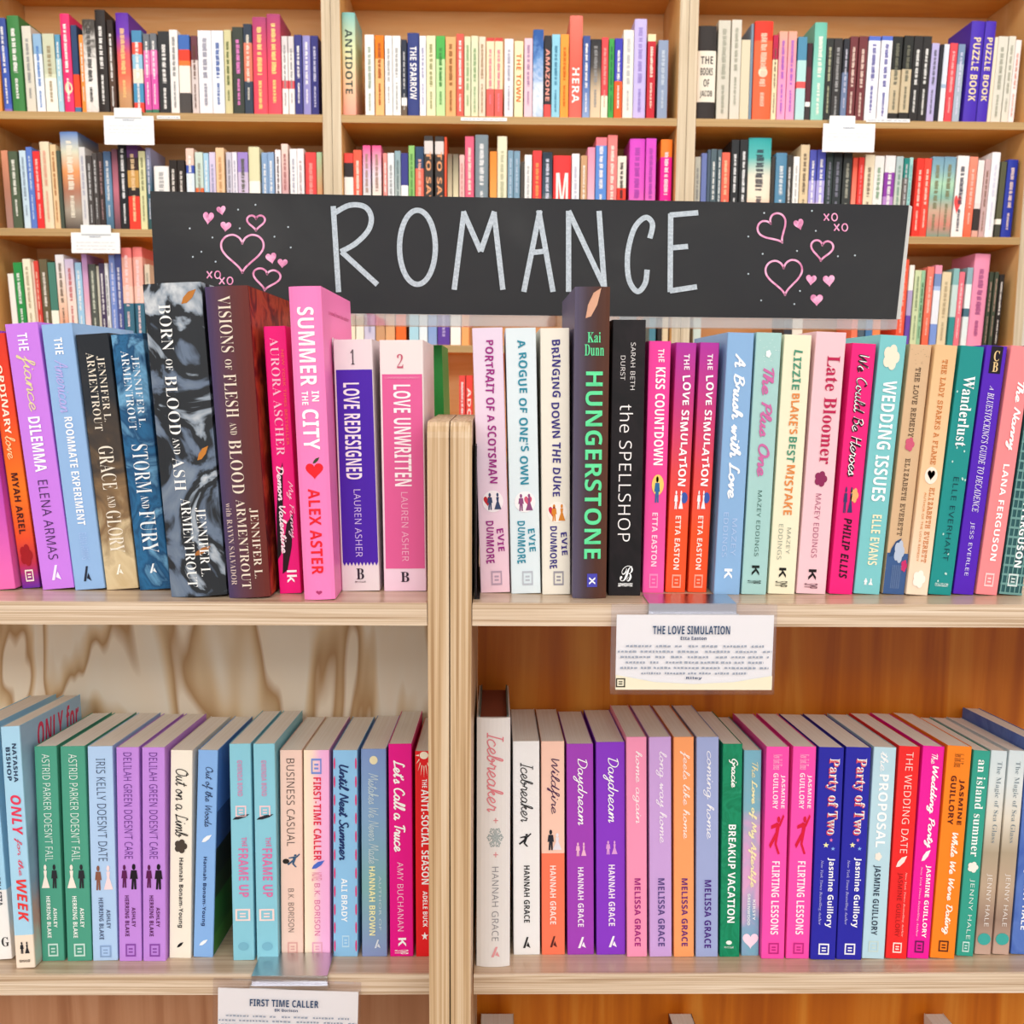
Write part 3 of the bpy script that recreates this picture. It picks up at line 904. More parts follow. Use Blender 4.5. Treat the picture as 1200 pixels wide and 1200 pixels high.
LOWER = '''
-20,14,1126,-44,-8,852|Z:A9D9F3@0,F6F3EF@.7|light blue paperback with a white foot, cut by the photo's edge on the lower shelf
 a:b:AUDREY BELLEZZA:1E2430:998-1063:.66-.84;a:b:EMILY HARDING:1E2430:998-1060:.4-.58;l:^e:G:3A3A3A:1100-1111:.7-.95
17,43,1135,-1,24,852|Z:AAD7F0@0,F4E2CE@.86|pale blue paperback with red slanted title, standing proud of its neighbours
 a:b:NATASHA:223050:872-917:.56-.78;a:b:BISHOP:223050:876-915:.22-.44;t:o:ONLY:E83A5A:932-979:.3-.84;t:h:for the:E83A5A:982-1027:.36-.76;t:o:WEEK:E83A3A:1031-1081:.32-.84;i:#:couple:2A2A30:1104-1118:.25-.8;s:b:ZANDO:4A3A30:1125-1128:.2-.8;t:o:@ONLY for:D8285A:858-900:.25-.95
48,77,1126.5,38,68,875|4D9F86|green paperback with pale hand lettering, first of twin copies by the proud one
 t:u:ASTRID PARKER DOESN'T FAIL:EAF6F0:884-1009:.34-.68;i:#:gown:F6ECE0:1013-1041:.1-.5;i:#:person:2A2A30:1013-1041:.5-.9;a:b:ASHLEY:F2F8F4:1064-1087:.6-.76;a:b:HERRING BLAKE:F2F8F4:1050-1099:.3-.48;l:#:frame:C6E2D8:1106-1121:.3-.75
79,107.6,1126.5,70,99.5,875|=|green paperback with pale hand lettering, second of twin copies by the light blue one
109,138,1126,102,132,875|B2D0F2|light blue paperback with slate hand lettering and two small figures, between green and lilac books
 t:u:IRIS KELLY DOESN'T DATE:3C4A66:889-1009:.34-.7;i:#:person:8A5A48:1014-1043:.12-.5;i:#:gown:F2DCE0:1014-1043:.5-.92;a:b:ASHLEY:4A5878:1066-1088:.6-.76;a:b:HERRING BLAKE:4A5878:1052-1101:.3-.48;l:#:frame:8CA8D0:1108-1122:.3-.75
140,166,1126.5,135.6,163,876|C48CE2|lilac paperback with two dark figures, first of twin copies, beside the light blue one
 t:u:DELILAH GREEN DOESN'T CARE:5C2484:882-1006:.32-.68;i:#:person:5A1A50:1013-1040:.1-.48;i:#:person:1E1620:1012-1042:.46-.96;a:b:ASHLEY:5A1A58:1063-1086:.6-.76;a:b:HERRING BLAKE:5A1A58:1049-1097:.3-.48;l:#:frame:8A4AA8:1106-1121:.3-.75
168,194,1126.5,165.7,193.5,876|=|lilac paperback with two dark figures, second of twin copies, beside the cream one
198,224,1123,200,225.5,879.5|F4ECDC|cream paperback with black handwritten title and bouquet, between lilac and blue books
 t:h:Out on a Limb:1E1C1C:901-981:.24-.84;i:#:flower:4A4038:983-1000:.2-.8;a:b:Hannah Bonam-Young:1E1C1C:1005-1087:.38-.64;l:#:leaf:1E1C1C:1104-1111:.36-.66
227,249,1122,231.6,256,879.5|88B4EA|medium blue paperback with navy handwritten title, beside the cream one
 t:h:Out of the Woods:1E2A50:899-969:.24-.8;i:#:leaf:F2F6FA:978-988:.3-.8;a:b:Hannah Bonam-Young:1E3060:1004-1085:.36-.6;l:#:leaf:F6F8FA:1101-1109:.3-.72
273.5,298,1125.6,268,294,872|8ACADC|aqua paperback with pink capitals and framed pictures, first of twin copies, beside the gap
 a:b:GWENDA BOND:D490B8:891-933:.36-.6;i:#:frame:F2D0D4:944-957:.25-.75;i:#:leaf:2A2A34:954-961:.1-.9;t:J:THE:D878A8:981-992:.5-.76;t:B:FRAME UP:DC74A8:994-1051:.34-.8;i:#:frame:F6DCD8:1065-1079:.15-.85;l:#:disc:78B4CA:1104-1114:.25-.75
301.5,326,1125.6,296,322.5,872|=|aqua paperback with pink capitals and framed pictures, second of twin copies, beside the peach one
329.5,355.4,1121,327.7,354,879.4|F1CFC0|peach paperback with thin grey capitals and a small illustration
 t:u:BUSINESS CASUAL:4A4240:889-991:.3-.66;i:#:dancer:3A5A7A:1000-1016:.3-.9;i:#:disc:2A2420:1006-1012:.1-.4;a:u:B.K. BORISON:5A4A46:1041-1092:.34-.6;l:#:frame:E0A8A0:1104-1117:.3-.75
357,387,1121,355.4,386,879.4|x:F9E9CC,F8DCCB,F2B6DE,F2AEDC|cream-to-pink paperback with red block title and a telephone drawing, beside the peach one
 i:#:frame:7C92D8:889-907:.3-.7;t:B:FIRST-TIME CALLER:E02848:911-1008:.38-.68;i:#:leaf:4A6AC8:1008-1019:.3-.8;s:s:NOVEL:E08AA8:1022-1032:.3-.7;a:u:B.K. BORISON:D8589A:1035-1096:.4-.62;l:#:frame:E8A8C0:1104-1117:.3-.7
391,419,1121,389.5,419.5,879.4|8EC4EC|sky-blue paperback edged with pink dashes
 p:#:dashes:E03A78:884-1119:.03-.1;p:#:dashes:E03A78:884-1119:.9-.97;t:H:Until Next Summer:1E3468:896-1008:.24-.66;a:B:ALI BRADY:F6FAFC:1029-1080:.34-.58;l:#:frame:B8DCF2:1096-1110:.36-.66
424,454,1121,423,452.5,878|z:7E98CC,84A8CC,7EB0B4,8898C8|hazy blue-teal paperback with a cream capital name
 e:#:disc:E8E0B8:886-896:.34-.66;t:h:Mistakes We Never Made:C6D8DC:906-1012:.28-.7;a:B:HANNAH BROWN:F2EDB4:1015-1096:.3-.54;s:s:AUTHOR OF:C0D4D8:1026-1090:.68-.78;l:#:lean:DCE4EC:1101-1111:.5-.74
457.5,484,1121,454.5,483,872|EA128E|magenta paperback with white brush script, next to the red one
 t:H:Let's Call a Truce:FFFFFF:891-998:.2-.72;a:u:AMY BUCHANAN:FBD4EA:1010-1091:.34-.6;l:b:K:FFFFFF:1099-1109:.36-.7;s:s:SMP:FFFFFF:1113-1118:.2-.8
488,508,1121,485.5,508,880.5|E92226|red paperback with cream sunburst, squeezed against the post
 e:#:rays:FAF0D8:881-912:.0-1;t:b:THE:FFFFFF:913-923:.4-.66;t:B:ANTI-SOCIAL SEASON:FFFFFF:925-1036:.34-.76;a:b:ADELE BUCK:FFFFFF:1044-1086:.4-.66;l:#:star:FFFFFF:1092-1102:.3-.7
H558.5,597.4,1132,558.5,598.5,841|EAE6E3|tall off-white hardcover with pink script title, against the post on the lower shelf
 t:h:Icebreaker:E4858E:858-950:.3-.8;e:b:+:E08A90:957-963:.5-.64;e:#:star:B4BCBC:970-990:.34-.78;e:s:❄:9CA8A8:969-991:.3-.8;e:b:+:E08A90:997-1003:.5-.64;a:u:HANNAH GRACE:8C8C92:1014-1101:.46-.66;l:#:lean:E8A0A4:1108-1120:.44-.7
602,632.6,1119,600.5,632.5,869|F1F0EF|white paperback with black handwritten title, beside the off-white hardcover
 t:h:Icebreaker:1A1A1C:894-963:.28-.76;i:#:dancer:1E1E22:976-992:.2-.7;a:B:HANNAH GRACE:1A1A1C:1014-1081:.4-.62;l:#:lean:2A2A2C:1098-1111:.36-.64
635,662,1119,634,661.5,869|Z:F8CCB8@0,F87C5C@.52|peach paperback with a coral lower half
 t:h:Wildfire:4A2050:889-954:.24-.8;i:#:person:2A2A34:972-996:.2-.6;i:#:gown:E8E4EC:976-996:.46-.9;a:b:HANNAH GRACE:FBE8E0:1014-1083:.36-.62;l:#:lean:5A2A28:1097-1110:.36-.66
665,696,1119,663.5,695.5,872|A242BA|orchid-violet paperback with white script, beside the peach and coral one
 t:h:Daydream:FFFFFF:889-967:.24-.78;i:#:couple:F0B8D8:987-1003:.3-.74;a:b:HANNAH GRACE:F6E8FA:1016-1086:.4-.62;l:#:lean:F8F0FC:1098-1111:.4-.7
699,733,1119,697.6,733,870|8A3ACA|deep violet paperback with white script, next to the plain pink one
 t:h:Daydream:FFFFFF:888-964:.24-.78;i:#:couple:E0A0E0:985-1001:.3-.74;a:b:HANNAH GRACE:F6E8FA:1013-1085:.42-.64;l:#:lean:F8F0FC:1097-1110:.42-.7
734.5,758.6,1121.4,733.5,758,864|F497BA|plain pink paperback with white handwriting, taller first of four matching volumes
 t:h:home again:FDF0F4:880-965:.3-.78;a:b:MELISSA GRACE:A0207A:1029-1109:.38-.68
761.7,787,1121.4,760,787,864|CBA4DE|lavender paperback with white handwriting, between plain pink and orange volumes
 t:h:long way home:F8F0FA:880-988:.3-.8;a:b:MELISSA GRACE:5A4684:1029-1109:.38-.68
790,813,1121.4,789,813.5,864|FAA268|orange paperback with white handwriting, between the lavender and grey-blue volumes
 t:h:feels like home:FDF2E8:880-983:.3-.8;a:b:MELISSA GRACE:6A2A78:1029-1109:.38-.68
815.7,841,1121.4,815.7,843,864|A0ACD8|grey-blue paperback with white handwriting, last of four matching volumes
 t:h:coming home:F4F4FA:880-983:.3-.8;a:b:MELISSA GRACE:4A2080:1031-1111:.38-.68
844,866,1121.4,846.5,871,872|n40:0F7A54,1A9066,128058,2AA078|emerald green paperback with white capitals and leaf print
 t:H:Gracie:F2FAF4:889-923:.3-.78;t:B:BREAKUP VACATION:FFFFFF:966-1081:.34-.72;l:#:disc:E8F4EC:1102-1107:.3-.6;s:s:BLOOM:E8F4EC:1109-1111:.2-.7
868,890,1120,871.5,893,879.5|m18:7AB4C8,84B4C4,D8A4D0,E0A8D0,88A8C8,78B0C4|pastel teal and lilac paperback with yellow lettering and a heart at its foot
 t:h:The:EFE6B4:893-912:.44-.8;t:H:Love of My Afterlife:F4ECB8:914-1040:.3-.78;a:b:KIRSTY:F0F4F4:1054-1078:.6-.76;a:b:GREENWOOD:F0F4F4:1047-1084:.3-.46;e:#:heart:F6DCEC:1094-1112:.05-.95
892,919,1123.8,897,926.5,875.4|F851B0|bright pink paperback with two red dancers, first of twin copies, beside the pastel heart book
 s:i:New York Times:FBD0EA:884-902:.3-.7;a:b:JASMINE:FDE8F4:908-947:.64-.84;a:b:GUILLORY:FDE8F4:906-948:.32-.54;i:#:dancer:D81A3A:954-1001:.2-.85;t:B:FLIRTING LESSONS:FDECF6:1009-1095:.36-.7;l:#:frame:C02A80:1105-1118:.3-.75
921,948,1123.8,929,957.5,875.4|=|bright pink paperback with two red dancers, second of twin copies, beside the royal blue one
949.6,979,1125,959.5,990,876.4|2B2AA6|royal blue paperback with white serif title, first of twin copies, beside the dancers book
 t:e:Party of Two:E84A5A:890-979:.3-.82;t:e:Party of Two:FFFFFF:889-978:.34-.84;e:#:star:F6F0B0:987-994:.3-.55;e:#:star:E87AB0:982-987:.55-.7;e:#:star:8AB0F0:992-997:.62-.8;a:b:Jasmine Guillory:FFFFFF:1005-1087:.5-.82;s:i:New York Times Bestselling Author:C8C8F0:1008-1084:.22-.36;l:#:frame:F0F0FA:1106-1119:.3-.72
980.5,1009,1125,991,1022,876.4|=|royal blue paperback with white serif title, second of twin copies, beside the ice-blue one
1010.5,1035.7,1124,1023.5,1051.5,876.4|BBDCE8|ice-blue paperback with white block title and dark name, between royal blue and red books
 t:h:the:FFFFFF:881-905:.3-.66;t:B:PROPOSAL:FFFFFF:908-993:.3-.72;e:#:flower:F4ECE0:999-1009:.3-.62;a:B:JASMINE GUILLORY:2E3E50:1014-1096:.26-.6;l:#:frame:C8DCD8:1103-1116:.26-.7
1038,1062,1124,1053,1079.5,875.4|EE2C2C|scarlet paperback with pale thin title, between ice-blue and fuchsia books
 t:u:THE WEDDING DATE:FBE4DC:882-1000:.34-.68;i:#:leaf:FBE8E0:1003-1018:.2-.7;a:u:JASMINE GUILLORY:8A1418:1023-1098:.3-.56;s:i:New York Times Bestselling Author:F6C8C0:1022-1098:.64-.76;l:#:frame:FBE4DC:1105-1117:.3-.72
1063.5,1088,1124,1081,1108,875.4|EE1E9E|fuchsia paperback with white script and a bridal shoe, between scarlet and orange books
 t:h:The:FFFFFF:884-896:.4-.7;t:H:Wedding Party:FFFFFF:898-994:.34-.8;i:#:leaf:FDF0F8:996-1011:.3-.7;a:b:JASMINE GUILLORY:FFFFFF:1014-1099:.52-.78;s:i:New York Times Bestselling Author:FBD0EA:1016-1098:.28-.4;l:#:frame:6A1A58:1103-1117:.3-.72
1090,1118.5,1124,1110.5,1139.5,875.4|FB8824|orange paperback with dark stacked name and white script title, beside the fuchsia one
 s:i:New York Times:5A2A18:884-900:.3-.7;a:b:JASMINE:5A1E18:914-967:.58-.8;a:b:GUILLORY:5A1E18:910-967:.24-.46;t:H:While We Were Dating:FFF6E8:976-1096:.34-.74;l:#:frame:5A2A18:1103-1116:.3-.7
1120,1141,1121,1141.6,1160.5,880.5|37A28E|sea-green paperback with white title and a shell, beside the orange one
 t:e:an island summer:F6FBF8:891-1004:.3-.8;e:#:flower:FBF0E6:1010-1023:.2-.85;a:u:JENNY HALE:E8F6F0:1030-1101:.4-.7;l:#:frame:C8E8E0:1104-1116:.3-.7
1142,1161,1119,1161.5,1181,880.5|z:D3E0E4,DCE4E4,E0D8C8,B0A088,C0A890,9A8070,C8A898|misty grey-beige seascape paperback, first of twin copies, beside the sea-green one
 t:t:The Magic of Sea Glass:7A8A92:893-988:.36-.72;a:u:JENNY HALE:F0ECE8:1024-1086:.34-.68;l:#:disc:3FA8A0:1094-1108:.1-.9
1163,1182.5,1119,1183,1202.5,880.5|=|misty grey-beige seascape paperback, second of twin copies, beside the deep blue one
1184.5,1206,1119,1205,1227,868|n16:3E5EB0,5C7CC4,4A68B8|deep blue paperback ending the lower shelf, its cover rising above its neighbours
 a:b:JENNY HALE:F0F4FA:1020-1090:.3-.7
'''


def parse(txt):
    out = []
    for ln in txt.strip('\n').split('\n'):
        if ln[0] == ' ':
            els = []
            for e in ln.strip().split(';'):
                p, st, t, c, ys, vs = e.split(':')
                y0, y1 = [float(a) for a in ys.split('-')]
                v0, v1 = [float(a) for a in vs.split('-')]
                els.append((PART[p], st, t, c, y0, y1, v0, v1))
            out[-1][3].extend(els)
        else:
            n, sp, lb = ln.split('|')
            hard = n[0] == 'H'
            nums = [float(a) for a in n.lstrip('H').split(',')]
            if sp == '=':
                pn = out[-1][0]
                dy = nums[5] - pn[5]
                out.append((nums, out[-1][1], lb, [(a, b, c, d, y0 + dy, y1 + dy, v0, v1) for a, b, c, d, y0, y1, v0, v1 in out[-1][3]], hard))
            else:
                out.append((nums, sp, lb, [], hard))
    return out


FRONT = [(parse(UPPER), PU, 0.0, Vector((0, 0, 1)), 'books on the upper front shelf'), (parse(LOWER), PL, TILT, NL, 'books on the lower front shelf')]
REQ = set()
for lst, *_ in FRONT:
    for b in lst:
        REQ |= {(e[2].lstrip('@'), e[1].lstrip('^')) for e in b[3] if e[1] != '#'}
ART = {'medium blue paperback with navy': 'Z:5C8AD4@0,3A5A94@.3,1A2420@.48,24361E@.62,2E6A2C@.72,3E8034@.9', 'plum-brown hardcover': 'n26:4E1414,7A2418,B04A2C,8A3020', 'pale blue paperback with red': 'm12:9CC0DE,A8CCE8,8AA8C4,C89C90,B8D4C8'}


# ------------------------------------------------------------------ the books of the wall bookcase
# x0 x1 ytop print ink description [=readable word]; H = hardcover; ink - for none
REAR = {
    ('A', 0, 131): '''
-14 4 22 F09A50 w orange
H5 16.5 22 Z:3A5098@0,3C58B0@.3,4A66C0@.9,8A70B8@.95 w navy blue
H17.5 31 20 3E8044 w grass green
32.5 43 31 DAD5C6 999 pale grey
44.5 54 40 Z:8FB4D4@0,E8EEF2@.25 58c white and light blue
55.5 69 40 Z:C8CCB0@0,D8DCC0@.5,F0ECE0@.55 a97 cream and sage
70 76 41 Z:5A98B8@0,A8D0DE@.3 w slim blue
H77.5 88 17 F2306E w tall hot pink
88.8 95.5 30 Z:2C4468@0,E84A28@.55,4878A0@.92 - navy and scarlet
97 102 41 F09440 w slim amber
H102.8 117 24 m30:4A443E,D8D4CE,ECE8E2,D0CCC6 333 white and black
H118 129.5 13 2C2624 w tall black
130.5 137.5 24 m30:2A1E1A,5A4438,4A3228 w brown-black
H141 155.5 16 z:5A28A0,7038B0,D85A60,EC6A50,C8946A,B88A5C fc8 tall purple and coral
158 169.5 36 Z:4A88B0@0,E05040@.14,90C0D8@.28,F0DCC8@.45,4890B8@.62,E84838@.85 w striped red and blue
171 178.5 40 Z:6A6E74@0,E878B4@.2,D858A8@.5,3A7A60@.93 w grey-topped pink, narrow
179.7 187 40 Z:6A6E74@0,E878B4@.2,D858A8@.5,3A7A60@.93 w grey-topped pink, twin
188 201 37 2F3032 w charcoal
202 211.5 36 E8E4E0 888 off-white
212.5 225 42 Z:3F68B0@0,E8402C@.18,F07838@.32,F0E4D8@.38,F0E4D8@.68,4A4644@.72 - banded blue and red
226 233.5 42 Z:6A3C44@0,D8CCC8@.3 643 maroon and white
234.5 250 36 EAE8EA 99a thick white
251 264.5 37 E6EAF0 46a white, blue-lettered
265.3 273.5 36 CCC698 563 olive cream
274.5 287 32 3A4038 e8c dark green
288 297.5 29 Z:2E3848@0,344050@.12,D87860@.2,344050@.62 e8e0d0 slate with orange patch
H298.5 314.5 21 z:A84070,E04860,E85060 fd8 crimson with gold lettering, shorter
H315.5 331 18 z:A84070,E04860,E85060 fd8 crimson with gold lettering, taller
331.8 338.6 43 Z:D8D0D0@0,F0EAE6@.2,E85860@.55,F0EAE6@.65 999 white, red-banded
339.4 346 43 Z:D8D0D0@0,F0EAE6@.2,E85860@.55,F0EAE6@.65 999 white, red-banded
347 355.5 42 38387C w navy
356 364.8 42 9490CC w lavender
365.5 374 42 34347C d8d8f0 indigo''',
    ('A', 1, 135): '''
H401.5 416.5 16 z:7AB8B4,D8E0B0,F0C8A0,E8A090 3a4a44 tall teal-to-peach =ANTIDOTE
428.5 439 41 F0EEE8 9a9 white
440.3 450.5 42 Z:F27C12@0,F6B878@.28 a52 orange
452 460.3 43 F2F0EE aaa plain white
461 470 43 F0F0EC aaa ivory
471 477 47 Z:2A3040@0,2A3040@.72,F4F4F0@.74,6A5A4A@.84 ccc slim navy, white-tagged
H478 491.5 39 34407E w navy =THE_SPARROW
492.3 499.5 43 F0EEF4 99b pale lilac-white
500.3 510.7 43 E6E4BA 996 butter-cream
511.4 521.7 43 Z:4EAE50@0,BCE0A0@.28 484 two-tone green
522.5 534.3 44 E8AC72 963 tan-orange
535 543.5 40 DC5C4E w brick red
544.3 551.6 43 D9DDBA 8a7 sage
552.3 560.3 43 D9DDBA 8a7 sage
561 568.8 43 E8D8C2 a86 pinkish cream
570 578.8 45 Z:D04840@0,F0DCB8@.04,E06058@.63 d89 red and cream
579.6 588.8 45 Z:D04840@0,F0DCB8@.04,E06058@.63 d89 red and cream
591 601 46 EEE8EC aab faint lilac
602.5 612.5 49 F0E8B8 d62 pale yellow =THE_TOWN
614 623.3 46 ECC4D0 a8a dusty pink
H624 636 36 m24:2A58A0,6A98D0,E4ECF4,A8C4E0 - cloudy blue
637 645.3 42 Z:2C2C32@0,2C2C32@.8,E0504C@.82 f0a090 black with red foot =AMAZONE
646 655.3 41 8ECBE0 4a8aa8 aqua
656 665.5 41 F59C3C d06a10 bright orange
H666.5 681.3 19 z:E07868,E46050,E8685C w coral =_____HERA
682 690.3 43 z:3A5090,4A68A8,8AA4D0 w denim blue
691 703.3 46 z:26262A,4A4440,D4BC9C,DCC8A8 999 black fading to tan
704 711.5 44 Z:E8484C@0,F0EAD0@.7 f8a8a0 red with cream foot
712.3 718.3 46 3EA04A 264 slim green
719 728 46 Z:3C3CB0@0,3C3CB0@.5,F05A22@.52 w indigo and orange
H729 740.7 36 F1EDDF bbb tall ivory
H741.5 755.5 23 C2B6E8 98c tall lilac
757 766.3 41 Z:E8DCB0@0,C02432@.08 f8e8d8 deep red
769.5 781 48 8C9CB8 c8d4e0 grey-blue''',
    ('A', 2, 138): '''
H815.5 836.5 31 Z:2E2826@0,EAE2D2@.26,EAE2D2@.78,2E2826@.8 - thick black and cream =^THE_BOOKS_OF_JACOB
839 853 24 CFCBBC aa9 tall stone grey, broader
854 865.2 24 D4D0C2 aa9 tall stone grey
866 876.5 47 D8CEB2 - plain beige
877 880 28 7890A4 - very slim slate
H880.7 901.5 26 Z:EE3826@0,F5663E@.19 f8c8b0 thick orange-red
902.3 908 42 Z:B81C48@0,EEDCB4@.28 654 crimson and cream
909.5 919.2 37 z:EAA890,F098BC,F0A0C8 a6c peach-topped pink
920 929.7 37 z:EAA890,F098BC,F0A0C8 a6c peach-topped pink
931 941.3 44 Z:4E8CAC@0,B0DAD8@.27,E85858@.52,B0D8D8@.6 - blue and aqua
942.2 948 51 Z:3A2028@0,5A2430@.3,F0ECE8@.74,3A3434@.8 - slim oxblood, white-tagged
H949.5 963.5 27 z:6CBCA8,88CCBC,90D0C0 f4f4e8 tall mint
964.4 972.3 45 2E302E bb9 black
973 982.7 45 363434 aaa soot black
983.5 990 46 Z:2A2C34@0,7080A0@.4 ccd slim slate blue
991 1000 43 703438 f0d8c8 maroon
1001 1010.7 43 703438 f0d8c8 maroon
1012 1025.5 43 Z:5470C8@0,F2F2F6@.05 66a white in a blue border
1026.7 1039 43 Z:5470C8@0,F2F2F6@.05 66a white in a blue border
1040 1051.3 43 Z:262826@0,C8B898@.38,C8B898@.86,2C2A28@.88 776 black and tan
1052 1062.7 43 Z:262826@0,C8B898@.38,C8B898@.86,2C2A28@.88 776 black and tan
1063.5 1073.6 43 2C2A2A f0f0ec black, white-lettered
1074.4 1084 43 2C2A2A f0f0ec black, white-lettered
1085 1093.5 51 BAB2DE 667 pale violet
1094 1098.3 53 24242C - slim black
1099 1105.3 52 Z:DCE4F0@0,A8C0D8@.5,F0F0F4@.55 - white and powder blue
1106 1114.5 51 E84A54 f8b8b8 rose red
1115.5 1123.5 52 Z:7890B0@0,A8B8C8@.25 dde blue-grey
H1127.5 1142.5 26 4A2EB2 f0dca8 tall purple =PUZZLE_BOOK
H1143.5 1155.5 26 4A2EB2 f0dca8 tall purple =PUZZLE_BOOK
1156.2 1160 44 EADCC4 - very slim cream
1160.6 1172 43 DAD8CA aa9 putty
1172.8 1180.5 43 DCDACC aa9 putty
1181.3 1188 47 F0E8E6 d98 white and pink''',
    ('B', 0, 262): '''
9 16.5 177 z:D89070,B07A64,A08078 - terracotta
17.2 27.5 178 505E48 f0f0e4 moss green
29.5 37 177 C6DCE8 89a pale blue
37.8 44.5 173 5C7CC8 cde cornflower
45.2 53.2 178 E83636 f8c8c0 bright red
H54 64.5 167 E4D6B8 e8a890 beige
65.2 71.8 170 E6C698 a63 straw
72.3 76.2 177 4A5448 - very slim moss
H77 97.5 155 z:5A82C0,D8D8C0,E89A60,B07860,A89C8C,4A4440 f4ecd8 tall landscape-printed
98.2 105.2 173 D8D6D4 aab silver grey
106 112.3 183 4C4644 ccc charcoal
112.9 118.6 180 4C4644 ccc charcoal
119.2 125.3 179 3C3230 a88 umber
126 134.4 178 z:3A5070,6A90B0,4A6A80 ddd storm blue
135 141.6 175 z:5A3848,C07080,604850 - plum and rose
142.2 151.8 160 242428 f0f0f0 tall black
153 165.8 170 Z:5A3468@0,3A2826@.15,C89850@.3,2E2624@.5,E84030@.6 f0d0a0 purple-topped black and red
166.5 174 178 DAD8A6 886 pale lime
174.8 180.5 174 z:9A98B8,3A6070,2E5050 dde teal and grey''',
    ('B', 0, 232): '''
H181.5 199 195 F0EDE8 aaa thick white
200 208.8 188 2A221E e8e0d8 black, diagonal-striped
209.6 218 188 2A221E e8e0d8 black, diagonal-striped
219.5 228.6 174 Z:E8C8B8@0,4058B0@.2,DCE8F0@.3,4868B8@.7 w white, blue-patched
230.8 239.8 179 Z:C8D8CC@0,E86A38@.45 998 mint and orange
240.4 246.3 180 A2CAE2 w slim powder blue
247 254.2 179 D4C8E2 99b lilac-white
255 264.5 174 EAC49A c96 apricot
266.8 273.3 179 C8C4D0 889 dove grey
274 279.4 179 EAE4EE aab slim lilac-white
280.2 292 179 Z:9C84C8@0,CDBCD6@.25 665 mauve
H293.3 305.6 173 Z:DCD8B0@0,F4F0E4@.4,B4DCCC@.55 - cream and mint
307.5 314.8 179 88A6CA w steel blue
315.4 322.4 179 88A6CA w steel blue
323.8 330.2 176 EEE6E8 433 white, dark-lettered
331 338.6 169 z:F0D4C8,D8A8A8,90A0A8 a66 rosy
341 349 175 F2F0EE aab chalk white
349.6 357.3 175 EEE8EA baa milky white
359 371.5 179 E24646 f0a8a0 cherry red
372.3 378.5 179 z:A6CAA4,D8A070,C89868 - green and amber''',
    ('B', 1, 232): '''
403 413.5 180 Z:E84840@0,30282A@.12,F4F0EC@.3 - white and red
414.6 424.5 176 E86048 fcd8 vermilion
426 434.8 171 z:E8508C,D8C8E0,D8E0D0,E8E0D8 a87 pink-topped pastel
436.8 447.2 171 z:E8508C,E8D8E0,ECE0C8,E8E0D8 a87 pink-topped pastel
449.5 454.3 180 E89088 w slim rose
455 462.3 180 E0E4E6 999 frost grey
463 469.8 177 z:8AA8B0,B8C4C0,E8E8E4 677 dusty teal
470.4 478.5 180 Z:3A3C84@0,F4F2F0@.4 - navy and white
479.2 486 171 8CC26E 584 leaf green
487 496.8 172 Z:2E4868@0,F0705C@.25 fba navy-topped coral
497.6 507.5 160 Z:3A3634@0,D8D0CC@.05,3A3634@.18 e8a070 black, orange-lettered =TO_SAVE
510 520.2 160 Z:3A3634@0,D8D0CC@.05,3A3634@.18 e8a070 black, orange-lettered =TO_SAVE
521 523.8 161 D85030 - very slim rust
524.8 530 181 z:6A5A48,C8B898,D0C0A0 - dun
531 537.3 181 z:6A6050,D8CCA8,DCD0B0 - sand
538.6 544.3 182 EAC0B8 c88 slim shell pink
545 555.4 160 E2607E e8e8d8 raspberry
H557 571.8 159 7A8890 f0f0f0 tall slate grey
574 582 178 z:E8862A,F0B060 - marigold
H582.7 593.8 160 E8E4C6 bb9 tall cream
595 601.2 177 7C9EB4 bcd steel teal
601.8 609 177 7C9EB4 bcd steel teal
610 614 190 4A443E - very slim dark
614.6 622.7 182 F0EEEA bbb white
624 634.3 177 EC3E3E f8a860 scarlet
635.3 646.7 179 z:22303E,3A5060,E8D0A0 dde navy-to-sand
H648 668.5 183 EC3838 f6f0ea thick red =^M_W
669.6 678.2 181 F2F0F4 bbc clean white
680 687.2 183 C89C72 f4ece0 camel
688 696.5 173 z:F090AC,F0B0C0,F6E0E4 - rose pink
697.3 709.8 162 Z:F07A88@0,5A8AD2@.08,5A8AD2@.9,F07AA0@.94 w bright blue
711 722 159 F0807C f0e8dc salmon
722.8 733.2 183 Z:E8E0D0@0,E03828@.4,E8B0A0@.88 322 white and red
H737 754.5 163 z:D448C4,DC58C0,E87CA0 a4a magenta, broader
755.6 767.3 163 z:D448C4,DC58C0,E87CA0 a4a magenta
H773 786 164 Z:F5802A@0,E81C94@.18 fde8f0 orange-topped magenta''',
